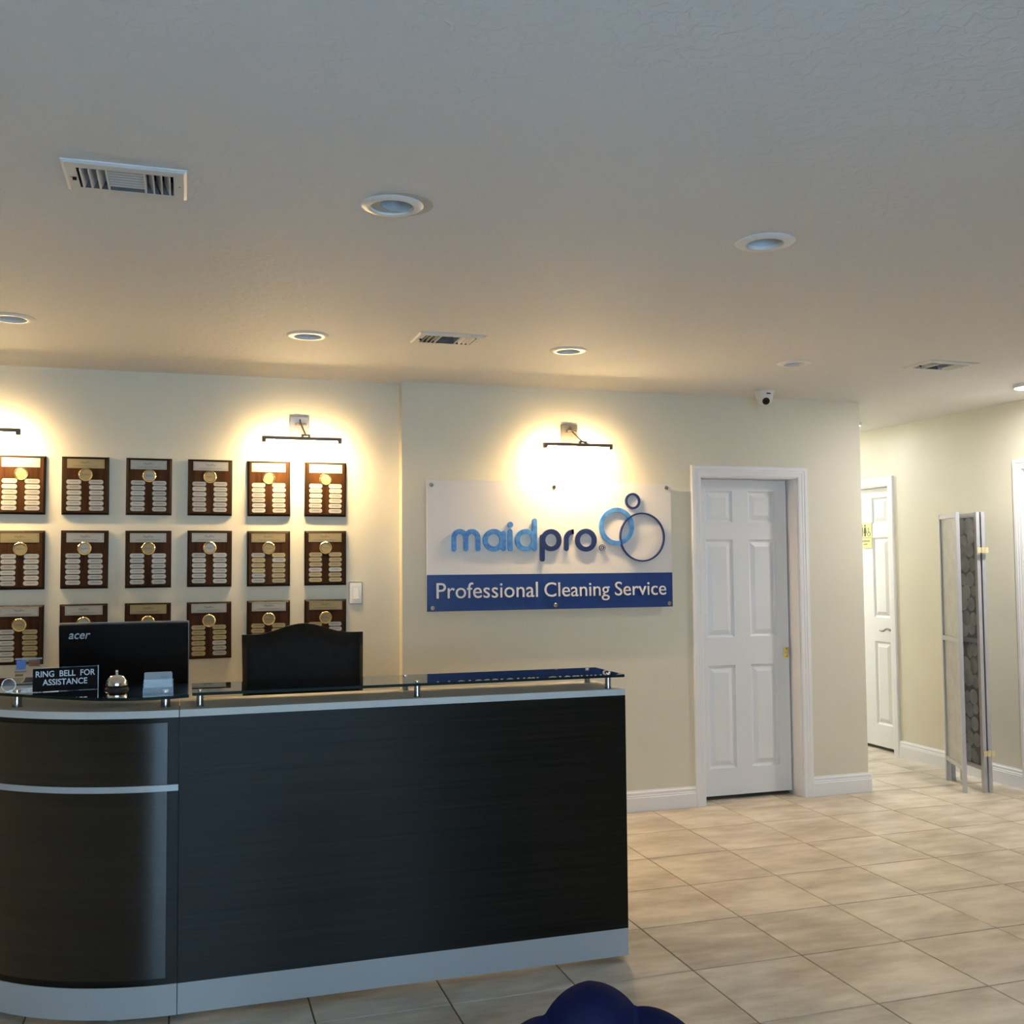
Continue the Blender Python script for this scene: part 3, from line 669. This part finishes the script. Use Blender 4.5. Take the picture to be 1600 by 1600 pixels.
r1 = (m2-m1)/2; zt = XT-h-r1
letter([[(m1, B0), (m1, zt)]+arc(m1+r1, zt, r1, 180, 0)[1:]+[(m2, B0)], [(m2, zt)]+arc(m2+r1, zt, r1, 180, 0)[1:]+[(m3, B0)]])
R = 0.0655
letter([[(-0.464-h, XT-h-0.01), (-0.464-h, B0)]], [(-0.603+R, CZ, R)])
letter([[(-0.438, XT-h), (-0.438, B0)]], dots=[(-0.436, 1.727, 0.0165)])
letter([[(-0.272-h, 1.765-h), (-0.272-h, B0)]], [(-0.408+R, CZ, R)])
letter([[(-0.254+h, XT-h-0.03), (-0.254+h, 1.510+h)]], [(-0.119-R, CZ, R)], 'navy')
rx = -0.103+h
letter([[(rx, B0), (rx, XT-h-0.046)]+arc(rx+0.046, XT-h-0.046, 0.046, 180, 88)[1:]+[(-0.029-h, XT-h)]], m='navy')
letter([], [(0.037, CZ, 0.0685)], 'navy')
rg = SL(MB().cyl((0.142, LY1, 1.591), (0.142, LY0, 1.591), 0.0195, 24)).build('registered_mark', M['navy'], t)
SL(MB().ring(0.142, 1.591, 0.0155, 0.0125, LY0-0.0006, LY0)).build('mark_ring', M['signtext'], rg)
text('mark_letter', 'R', M['signtext'], rg, (0.142-ox, LY0-0.0003, 1.591-oz), height=0.013, depth=0.0006)
SL(MB().ring(0.237, 1.7195, 0.1135, 0.087, LY0-0.0005, LY1, 64)).build('light_blue_ring', M['lblue'], t)
SL(MB().ring(0.345, 1.874, 0.0495, 0.0365, LY0-0.0004, LY1, 48)).build('small_navy_ring', M['navy'], t)
SL(MB().ring(0.4045, 1.655, 0.149, 0.1405, LY0-0.003, LY1, 72)).build('large_navy_ring', M['navy'], t)

# ------------------------------------------------------------------ reception desk
DY = -1.665; DX0, DX1 = -2.2605, -0.642; CT = 1.016
PLZ = (0.020, 0.121); CTZ = (0.992, CT); GZ = (1.060, 1.070)
dk = thing('reception_desk', 'long straight espresso reception desk with silver plinth and glass transaction top', 'desk', ((DX0+DX1)/2, DY, 0))
dx = (DX0+DX1)/2
def DB(mb, name, m, parent=None, smooth=False):
    mb.v = [(v[0]-dx, v[1]-DY, v[2]) for v in mb.v]; return mb.build(name, m, parent or dk, smooth)
DB(MB().box(DX0, DX1, DY, DY+0.025, PLZ[1], CTZ[0]), 'front_panel', M['lam'])
DB(MB().bbox(DX0, DX1, DY, DY+0.025, PLZ[0], PLZ[1], 0.001), 'plinth', M['silver'])
DB(MB().bbox(DX0, DX1, DY-0.001, DY+0.31, CTZ[0], CTZ[1], 0.001), 'counter_shelf', M['shelf'])
DB(MB().box(DX1-0.025, DX1, DY+0.0255, DY+0.70, PLZ[0], 0.735), 'end_panel', M['lam'])
DB(MB().box(DX1-0.025, DX1, DY+0.0255, DY+0.31, 0.735, CTZ[0]), 'end_upright', M['lam'])
DB(MB().box(DX0, DX0+0.025, DY+0.0255, DY+0.70, PLZ[0], 0.735), 'inner_panel', M['lam'])
DB(MB().bbox(DX0, DX1, DY+0.026, DY+0.72, 0.735, 0.760, 0.002), 'work_surface', M['silver'])
for fx in (DX0+0.05, DX1-0.05):
    for fy_ in (DY+0.08, DY+0.62):
        DB(MB().lathe([(0.0001, 0.0), (0.02, 0.0), (0.02, 0.012), (0.008, 0.014), (0.008, PLZ[0]+0.01)], c=(fx, fy_, 0), n=16), 'levelling_foot', M['grey'])
def glass_plate(poly, z0, z1):
    n = len(poly); mb = MB(); mb.cur = 0
    vs = [(a, b, z0) for a, b in poly]+[(a, b, z1) for a, b in poly]
    mb.add(vs, [tuple(range(n))[::-1], tuple(range(n, 2*n))])
    mb.cur = 1
    mb.add(vs, [(i, (i+1) % n, n+(i+1) % n, n+i) for i in range(n)]); return mb
GX0, GX1, GY0, GY1 = -2.221, -0.643, DY+0.002, DY+0.300
DB(glass_plate([(GX0, GY0), (GX1, GY0), (GX1, GY1), (GX0, GY1)], *GZ), 'glass_top', [M['glass'], M['glassedge']])
def standoff(x, y, r, fn):
    a = fn(MB().lathe([(0.0001, CT), (r*1.15, CT), (r*1.15, CT+0.003), (r, CT+0.004), (r, GZ[0]-0.001), (0.0001, GZ[0]-0.001)], c=(x, y, 0), n=24), 'standoff', M['steel'], None, True)
    fn(MB().lathe([(0.0001, GZ[1]), (r*0.62, GZ[1]), (r*0.62, GZ[1]+0.004), (r*0.5, GZ[1]+0.006), (0.0001, GZ[1]+0.006)], c=(x, y, 0), n=20), 'cap', M['chrome'], a, True)
for (x, y) in ((-2.195, -1.600), (-1.440, -1.615), (-0.700, -1.635), (-0.700, -1.420), (-1.440, -1.400)): standoff(x, y, 0.0115, DB)

# curved corner unit
CX, CR = -2.263, 0.85; CY = DY+CR
cd = thing('corner_desk', 'curved espresso corner unit of the reception desk with silver bands', 'desk', (CX, DY, 0))
def CB(mb, name, m, parent=None, smooth=False):
    mb.v = [(v[0]-CX, v[1]-DY, v[2]) for v in mb.v]; return mb.build(name, m, parent or cd, smooth)
def arcband(r0, r1, a0, a1, z0, z1, n=40):
    """sector of a ring, angle measured from the front (0) towards the left (90)"""
    mb = MB(); vs = []
    for k in range(n+1):
        a = math.radians(a0+(a1-a0)*k/n)
        for (r_, z) in ((r0, z0), (r1, z0), (r1, z1), (r0, z1)):
            vs.append((CX-r_*math.sin(a), CY-r_*math.cos(a), z))
    fs = [(4*k+i, 4*k+4+i, 4*k+4+(i+1) % 4, 4*k+(i+1) % 4) for k in range(n) for i in range(4)]+[(0,1,2,3), (4*n+3, 4*n+2, 4*n+1, 4*n)]
    return mb.add(vs, fs)
a1 = math.degrees(0.036/CR)
CB(arcband(CR-0.028, CR-0.004, 0, 90, PLZ[1], CTZ[0]), 'carcass', M['lam'], smooth=True)
CB(arcband(CR-0.004, CR, a1, 89, 0.143, 0.749), 'lower_panel', M['lamc'], smooth=True)
CB(arcband(CR-0.004, CR, a1, 89, 0.771, 0.975), 'upper_panel', M['lamc'], smooth=True)
CB(arcband(CR-0.006, CR+0.003, 0, 90, 0.750, 0.7705), 'trim_strip', M['silver'], smooth=True)
CB(arcband(CR-0.028, CR, 0, 90, *PLZ), 'plinth', M['silver'], smooth=True)
CB(arcband(CR-0.31, CR+0.001, 0, 90, *CTZ), 'counter_shelf', M['shelf'], smooth=True)
CB(arcband(CR-0.75, CR-0.029, 0, 90, 0.735, 0.760), 'work_surface', M['silver'], smooth=True)
CB(MB().box(CX-CR, CX-0.1, CY-0.025, CY, PLZ[0], 0.735), 'end_panel', M['lam'])
CB(MB().box(CX-0.022, DX0-0.0004, DY+0.029, DY+0.70, PLZ[0], 0.735).box(CX-0.022, DX0-0.0004, DY+0.029, DY+0.31, 0.735, CTZ[0]), 'inner_panel', M['lam'])  # unseen side panel, added to block light through the desk seam
for ang in (15, 45, 75):
    a = math.radians(ang); CB(MB().lathe([(0.0001, 0.0), (0.02, 0.0), (0.02, 0.012), (0.008, 0.014), (0.008, PLZ[0]+0.01)], c=(CX-(CR-0.06)*math.sin(a), CY-(CR-0.06)*math.cos(a), 0), n=16), 'levelling_foot', M['grey'])
front = [(-2.232, -1.706), (-2.29, -1.724), (-2.35, -1.733), (-2.42, -1.727), (-2.50, -1.700), (-2.58, -1.648), (-2.65, -1.590), (-2.72, -1.530), (-2.79, -1.468), (-2.86, -1.402), (-2.93, -1.325), (-2.99, -1.245), (-3.045, -1.14), (-3.085, -1.02), (-3.10, -0.90)]
back = [(-2.79, -0.90), (-2.77, -1.03), (-2.71, -1.15), (-2.62, -1.25), (-2.50, -1.325), (-2.36, -1.358), (-2.232, -1.363)]
CB(glass_plate(front+back, *GZ), 'glass_top', [M['glass'], M['glassedge']])
for (x, y) in ((-2.796, -1.385), (-2.307, -1.573), (-2.98, -1.00)): standoff(x, y, 0.0155, CB)

# ------------------------------------------------------------------ things on the glass
TOP = GZ[1]
t = thing('desk_sign', 'small black desk sign reading RING BELL FOR ASSISTANCE', 'sign', (-2.637, -1.440, TOP), math.radians(9))
pl_ = MB().bbox(-0.103, 0.103, -0.003, 0.001, 0.002, 0.080, 0.0006).build('black_plate', M['signblack'], t)
text('engraved_lettering', 'RING  BELL  FOR\nASSISTANCE', M['signtext'], pl_, (0, -0.0036, 0.047), width=0.188, height=0.049, depth=0.001, bold=0.012)
MB().box(-0.104, 0.105, 0.0012, 0.004, 0.0, 0.082).build('acrylic_stand', M['acrylic'], t)
MB().box(0.1032, 0.1056, -0.003, 0.004, 0.0, 0.083).build('bright_edge', M['logo'], t)  # acrylic edge, its bright reflection painted in as silver

t = thing('call_bell', 'chrome push call bell on the glass counter', 'bell', (-2.470, -1.470, TOP))
MB().lathe([(0.0001, 0), (0.039, 0), (0.040, 0.004), (0.034, 0.010), (0.010, 0.012), (0.010, 0.016)], n=32).build('base', M['blackm'], t, True)
MB().lathe([(0.036, 0.016), (0.0365, 0.018), (0.034, 0.030), (0.027, 0.043), (0.018, 0.049), (0.007, 0.051), (0.007, 0.050), (0.017, 0.047), (0.026, 0.041), (0.033, 0.029), (0.0355, 0.017)], n=36).build('dome', M['chrome'], t, True)
MB().lathe([(0.0045, 0.050), (0.0045, 0.058), (0.0055, 0.060), (0.0055, 0.065), (0.003, 0.068), (0.0001, 0.0685)], n=16).build('button', M['chrome'], t, True)

t = thing('card_holder', 'clear acrylic business card holder with white cards on the glass counter', 'card holder', (-2.330, -1.640, TOP), math.radians(2))
MB().box(-0.048, 0.048, -0.002, 0.0, 0.0, 0.048).box(-0.048, 0.048, -0.02, 0.03, 0.0, 0.002).box(-0.048, -0.046, 0.0, 0.03, 0.0, 0.035).box(0.046, 0.048, 0.0, 0.03, 0.0, 0.035).box(-0.048, 0.048, -0.0022, 0.0, 0.019, 0.0215).build('holder', M['acrylic'], t)
for k in range(5):
    cdm = MB().prism([(a, b+0.025) for a, b in rrect(0.089, 0.050, 0.004, 3)], lambda a, b, d: (a, d+b*0.12, b+0.02), 0.003+k*0.003, 0.0045+k*0.003)
    card = cdm.build('business_card', M['paper'], t)
    if k == 0:
        y = lambda b: 0.003+(b-0.02)*0.12-0.0004
        MB().box(-0.036, -0.014, y(0.05), y(0.05)+0.0003, 0.046, 0.048).box(-0.03, -0.018, y(0.055), y(0.055)+0.0003, 0.051, 0.0525).box(0.008, 0.034, y(0.055), y(0.055)+0.0003, 0.053, 0.0555).box(0.008, 0.030, y(0.048), y(0.048)+0.0003, 0.046, 0.0475).build('card_print', M['cardgrey'], card)

t = thing('leaflet_stand', 'clear leaflet stand with blue and brown printed cards behind the black sign', 'leaflet stand', (-2.775, -1.335, TOP), math.radians(4))
MB().add([(-0.040,-0.012,0), (0.048,-0.012,0), (0.048,0.030,0.105), (-0.036,0.030,0.105), (-0.040,-0.009,0), (0.048,-0.009,0), (0.048,0.033,0.105), (-0.036,0.033,0.105)],
         [(0,1,2,3), (7,6,5,4), (0,4,5,1), (1,5,6,2), (2,6,7,3), (3,7,4,0)]).box(-0.04, 0.048, -0.03, -0.012, 0, 0.003).box(-0.04, 0.048, -0.03, -0.028, 0.0, 0.008).build('stand', M['acrylic'], t)
MB().box(-0.038, 0.048, 0.0275, 0.0335, 0.101, 0.106).build('top_rail', M['paper'], t)
def leaf(x0, x1, z0, z1, m):
    yy = lambda z: -0.0125+z*0.4-0.0012
    MB().add([(x0, yy(z0), z0), (x1, yy(z0), z0), (x1, yy(z1), z1), (x0, yy(z1), z1), (x0, yy(z0)+0.001, z0), (x1, yy(z0)+0.001, z0), (x1, yy(z1)+0.001, z1), (x0, yy(z1)+0.001, z1)],
             [(0,1,2,3), (7,6,5,4), (0,4,5,1), (1,5,6,2), (2,6,7,3), (3,7,4,0)]).build('printed_card', M[m], t)
leaf(-0.033, -0.003, 0.068, 0.099, 'cardblue'); leaf(0.006, 0.042, 0.078, 0.099, 'cardbrown')
leaf(-0.038, 0.0, 0.058, 0.063, 'cardgrey'); leaf(-0.036, -0.010, 0.045, 0.053, 'cardbrown'); leaf(-0.038, 0.020, 0.02, 0.024, 'cardgrey')

t = thing('glass_paperweight', 'small round clear glass paperweight left of the black sign', 'paperweight', (-2.822, -1.392, TOP))
gl = MB().lathe([(0.0001, -0.008), (0.012, -0.0075), (0.020, -0.005), (0.0225, 0), (0.020, 0.005), (0.012, 0.0075), (0.0001, 0.008)], c=(0, 0, 0.0226), axis='y', n=32).build('glass_disc', M['acrylic'], t, True)
MB().ring(0, 0.0226, 0.0228, 0.0205, -0.0025, 0.0025, 32).build('bright_rim', M['chrome'], gl, True)

# ------------------------------------------------------------------ monitor
WS = 0.760
t = thing('computer_monitor', 'black computer monitor seen from behind on the desk', 'monitor', (-2.463, -1.10, WS), math.radians(-1.5))
zb = 1.000-WS; zt2 = 1.284-WS
zm = (zb+zt2)/2; hh = (zt2-zb)/2; TL = math.radians(9)
def head(mb, name, m):
    o = mb.build(name, m, t); o.location = (0, 0, zm); o.rotation_euler = (TL, 0, 0); return o
bk = head(MB().bbox(-0.230, 0.230, -0.018, 0.010, -hh, hh, 0.003), 'back_cover', M['black'])
head(MB().bbox(-0.2325, 0.2325, 0.0102, 0.020, -hh-0.002, hh+0.002, 0.002), 'bezel', M['grey'])
head(MB().box(-0.222, 0.222, 0.0201, 0.0206, -hh+0.012, hh-0.008), 'screen', M['black'])
text('brand_lettering', 'acer', M['logo'], bk, (-0.158, -0.0185, hh-0.042), width=0.076, height=0.022, depth=0.0008, shear=0.25, bold=0.01)
MB().bbox(-0.035, 0.035, -0.014, 0.002, 0.012, zb+0.03, 0.004).build('stand_neck', M['blackm'], t)
MB().bbox(-0.11, 0.11, -0.10, 0.09, 0.0, 0.014, 0.004).build('stand_foot', M['blackm'], t)

# ------------------------------------------------------------------ office chair behind the desk
t = thing('office_chair', 'dark brown upholstered desk chair with humped back', 'chair', (-1.760, -0.96, 0))
def chair_back():
    nx, nz = 28, 20; W = 0.256; y0 = 0.12
    def top(u): return 1.205+0.042*(math.cos(PI*u/0.78)*0.5+0.5 if abs(u) < 0.78 else 0)
    vs = []; mb = MB()
    for side in (0, 1):
        for j in range(nz+1):
            v = j/nz
            for i in range(nx+1):
                u = -1+2*i/nx; z = 0.58+(top(u)-0.58)*v
                wv = W*(0.93+0.07*v**0.5)
                e = (1-abs(u)**10)**0.5*(1-abs(2*v-1)**12)**0.5 if abs(u) < 1 and 0 < v < 1 else 0
                th = 0.012+0.038*e
                yy = y0+0.05*v - (th if side == 0 else -th*0.6) - 0.012*math.cos(u*PI/2)*(-1)
                vs.append((u*wv, yy, z))
    m = (nx+1)*(nz+1); fs = []
    for s_ in (0, 1):
        for j in range(nz):
            for i in range(nx):
                a = s_*m+j*(nx+1)+i; q = (a, a+1, a+nx+2, a+nx+1); fs.append(q if s_ == 0 else q[::-1])
    edge = [i for i in range(nx+1)]+[j*(nx+1)+nx for j in range(1, nz+1)]+[nz*(nx+1)+i for i in range(nx-1, -1, -1)]+[j*(nx+1) for j in range(nz-1, 0, -1)]
    for k in range(len(edge)):
        a, b = edge[k], edge[(k+1) % len(edge)]; fs.append((a, m+a, m+b, b))
    return mb.add(vs, fs)
chair_back().build('backrest', M['leather'], t, True)
def cushion(w_, d_, h_, z0, n=4):
    mb = MB(); mb.bbox(-w_/2, w_/2, -d_/2, d_/2, z0, z0+h_, min(h_, 0.08)*0.45); return mb
cushion(0.50, 0.48, 0.09, 0.44).build('seat', M['leather'], t, True)
MB().bbox(-0.04, 0.04, 0.13, 0.16, 0.46, 0.72, 0.005).bbox(-0.04, 0.04, 0.0, 0.16, 0.42, 0.445, 0.005).build('back_bar', M['blackm'], t)
MB().cyl((0, 0, 0.10), (0, 0, 0.42), 0.026, 20).build('gas_lift', M['blackm'], t, True)
for k in range(5):
    a = 2*PI*k/5+0.3; c, q = math.cos(a), math.sin(a)
    MB().cyl((0.02*c, 0.02*q, 0.115), (0.27*c, 0.27*q, 0.075), 0.026, 10, 0.017).build('base_arm', M['blackm'], t, True)
    MB().cyl((0.27*c-0.018*q, 0.27*q+0.018*c, 0.03), (0.27*c+0.018*q, 0.27*q-0.018*c, 0.03), 0.03, 18).cyl((0.27*c, 0.27*q, 0.03), (0.27*c, 0.27*q, 0.08), 0.008, 8).build('caster', M['black'], t, True)

# ------------------------------------------------------------------ blue velvet chair in the foreground
BXc, BYc = -1.580, -3.70
t = thing('velvet_chair', 'royal blue velvet shell back chair at the bottom edge of the photo', 'chair', (BXc, BYc, 0), math.radians(-6))
def shell_back():
    """scalloped fan of puffed petals around a hub just above the seat"""
    zc = 0.500; R0 = 0.298; mb = MB(); na, nr = 180, 22; A = math.radians(112); step = math.radians(36)
    vs = []
    def rad(a):
        ph = abs(((a/step)+0.5) % 1.0-0.5)*2            # 0 at petal tip, 1 at crease
        env = 1.0-0.20*(abs(a)/A)
        return R0*env*(1-0.085*ph**2.2), ph
    for side in (0, 1):
        for i in range(na+1):
            a = -A+2*A*i/na; rr_, ph = rad(a)
            for j in range(nr+1):
                s_ = j/nr; r_ = rr_*s_
                puff = (0.020+0.045*s_)*(1-ph**2)**0.6*math.sqrt(max(0, 1-max(0, (s_-0.55)/0.45)**2))+0.006*math.sqrt(max(0, 1-s_**8))
                tilt = 0.10*s_*math.cos(a)
                x = r_*math.sin(a); z = zc+r_*math.cos(a)
                curve = -1.1*x*x
                vs.append((x, tilt+curve+(-puff if side == 0 else puff*0.55), z))
    m = (na+1)*(nr+1); fs = []
    for s_ in (0, 1):
        for i in range(na):
            for j in range(nr):
                a = s_*m+i*(nr+1)+j; q = (a, a+nr+1, a+nr+2, a+1); fs.append(q if s_ == 0 else q[::-1])
    for i in range(na):
        a = i*(nr+1)+nr; fs.append((a, a+nr+1, m+a+nr+1, m+a))
    return mb.add(vs, fs)
shell_back().build('shell_back', M['velvet'], t, True).location = (0, 0.0, -0.035)
MB().lathe([(0.0001, 0.36), (0.22, 0.36), (0.255, 0.37), (0.27, 0.40), (0.262, 0.445), (0.22, 0.475), (0.0001, 0.485)], c=(0, -0.19, 0), n=40).build('seat', M['velvet'], t, True)
for sx in (-1, 1):
    for sy in (-0.35, -0.03):
        MB().cyl((sx*0.15, sy+0.0, 0.37), (sx*0.20, sy+(0.04 if sy > -0.1 else -0.04), 0.0), 0.016, 14, 0.009).build('leg', M['gold'], t, True)

# ------------------------------------------------------------------ folding screen
t = thing('folding_screen', 'folded silver grey room divider with round shell panels by the hallway wall', 'room divider', (2.70, 0.39, 0))
def screen_panel(a, b, shells, face):
    """leaf from plan point a to b; shells inlaid on the side of `face`"""
    A = Vector(a)-Vector((2.70, 0.39)); Bv = Vector(b)-Vector((2.70, 0.39)); L = (Bv-A).length; an = math.atan2(Bv.y-A.y, Bv.x-A.x)
    Hs = 1.815; fw, ft = 0.030, 0.024
    f = MB().bbox(0, fw, -ft/2, ft/2, 0, Hs, 0.0015).bbox(L-fw, L, -ft/2, ft/2, 0, Hs, 0.0015)
    for (z0, z1) in ((Hs-0.034, Hs-0.004), (0.958, 0.988), (0.140, 0.168)): f.box(fw, L-fw, -ft/2+0.001, ft/2-0.001, z0, z1)
    leafo = f.build('screen_leaf', M['frame'], t); leafo.location = (A.x, A.y, 0); leafo.rotation_euler = (0, 0, an)
    for (z0, z1) in ((0.168, 0.958), (0.988, Hs-0.034)):
        MB().box(fw, L-fw, -0.0015, 0.0015, z0, z1).build('inset', M['screenback'] if shells else M['screenback_pale'], leafo)
        if not shells: continue
        rows_ = int((z1-z0)/0.088); dz = (z1-z0)/rows_; k = 0
        for r_ in range(rows_):
            xs_ = (0.095, 0.195, 0.295) if r_ % 2 == 0 else (0.070, 0.155, 0.245, 0.335)
            for xx_ in xs_:
                xj = fw+0.012+(xx_-0.03)*(L-2*fw-0.02)/0.36
                rad_ = random.uniform(0.046, 0.060); rad_ = min(rad_, xj-fw-0.004, L-fw-0.004-xj)
                zz = z0+dz*(r_+0.5)+random.uniform(-0.012, 0.012); zz = min(max(zz, z0+rad_), z1-rad_)
                y = face*(0.0022+0.0016*(k % 5)); k += 1
                sh = MB().lathe([(0.0001, 0.0), (rad_*0.55, face*-0.0004), (rad_, face*-0.0012), (rad_*0.98, face*-0.002)], axis='y', n=20).build('shell', M['shell'], leafo, True)
                sh.location = (xj, y, zz); sh.rotation_euler = (random.uniform(-0.03, 0.03), random.uniform(0, 6), random.uniform(-0.03, 0.03))
    return leafo
screen_panel((2.566, 0.232), (2.745, 0.610), False, 1)
l2 = screen_panel((2.690, 0.190), (2.777, 0.602), True, 1)
l3 = screen_panel((2.722, 0.180), (2.838, 0.579), True, -1)
for z in (0.255, 1.565):
    MB().box(-0.042, -0.014, -0.228, -0.2255, z-0.018, z+0.018).box(0.010, 0.034, -0.238, -0.2355, z-0.018, z+0.018).cyl((0.0, -0.230, z-0.020), (0.0, -0.230, z+0.020), 0.005, 10).box(-0.014, 0.010, -0.2335, -0.2285, z-0.018, z+0.018).build('brass_hinge', M['hinge'], t)

# ------------------------------------------------------------------ restroom sign
t = thing('restroom_sign', 'cream yellow accessible restroom sign on the hallway door', 'sign', (RX+0.054, 1.850, 1.605), -PI/2)
MB().bbox(-0.080, 0.080, -0.004, 0.0, 0, 0.208, 0.001).build('sign_plate', M['wcsign'], t)
def fig(x, skirt):
    b = MB().cyl((x, -0.0055, 0.185), (x, -0.004, 0.185), 0.0085, 14)
    if skirt: b.prism([(x-0.009, 0.172), (x+0.009, 0.172), (x+0.019, 0.125), (x-0.019, 0.125)], XZ, -0.0055, -0.004).box(x-0.009, x-0.002, -0.0055, -0.004, 0.098, 0.125).box(x+0.002, x+0.009, -0.0055, -0.004, 0.098, 0.125)
    else: b.box(x-0.013, x+0.013, -0.0055, -0.004, 0.135, 0.172).box(x-0.010, x-0.001, -0.0055, -0.004, 0.098, 0.135).box(x+0.001, x+0.010, -0.0055, -0.004, 0.098, 0.135)
    b.build('figure', M['wcink'], t)
fig(-0.045, False); fig(-0.003, True)
wc = MB().ring(0.045, 0.116, 0.019, 0.0155, -0.0055, -0.004, 24).cyl((0.040, -0.0055, 0.160), (0.040, -0.004, 0.160), 0.006, 12)
wc.strip([(0.040, 0.150), (0.041, 0.128), (0.056, 0.128), (0.064, 0.108)], 0.005, -0.0055, -0.004); wc.build('wheelchair_figure', M['wcink'], t)
MB().box(-0.072, 0.072, -0.0048, -0.004, 0.083, 0.0855).build('rule', M['wcink'], t)
text('sign_lettering', 'RESTROOM', M['wcink'], t, (0, -0.0043, 0.058), width=0.110, height=0.016, depth=0.0006)
bb_ = MB()
for k in range(9):
    bx_ = -0.022+k*0.0055
    for z in (0.036, 0.031):
        if (k*7+int(z*1000)) % 3: bb_.cyl((bx_, -0.0055, z), (bx_, -0.004, z), 0.0022, 8)
bb_.build('braille_dots', M['wcink'], t)
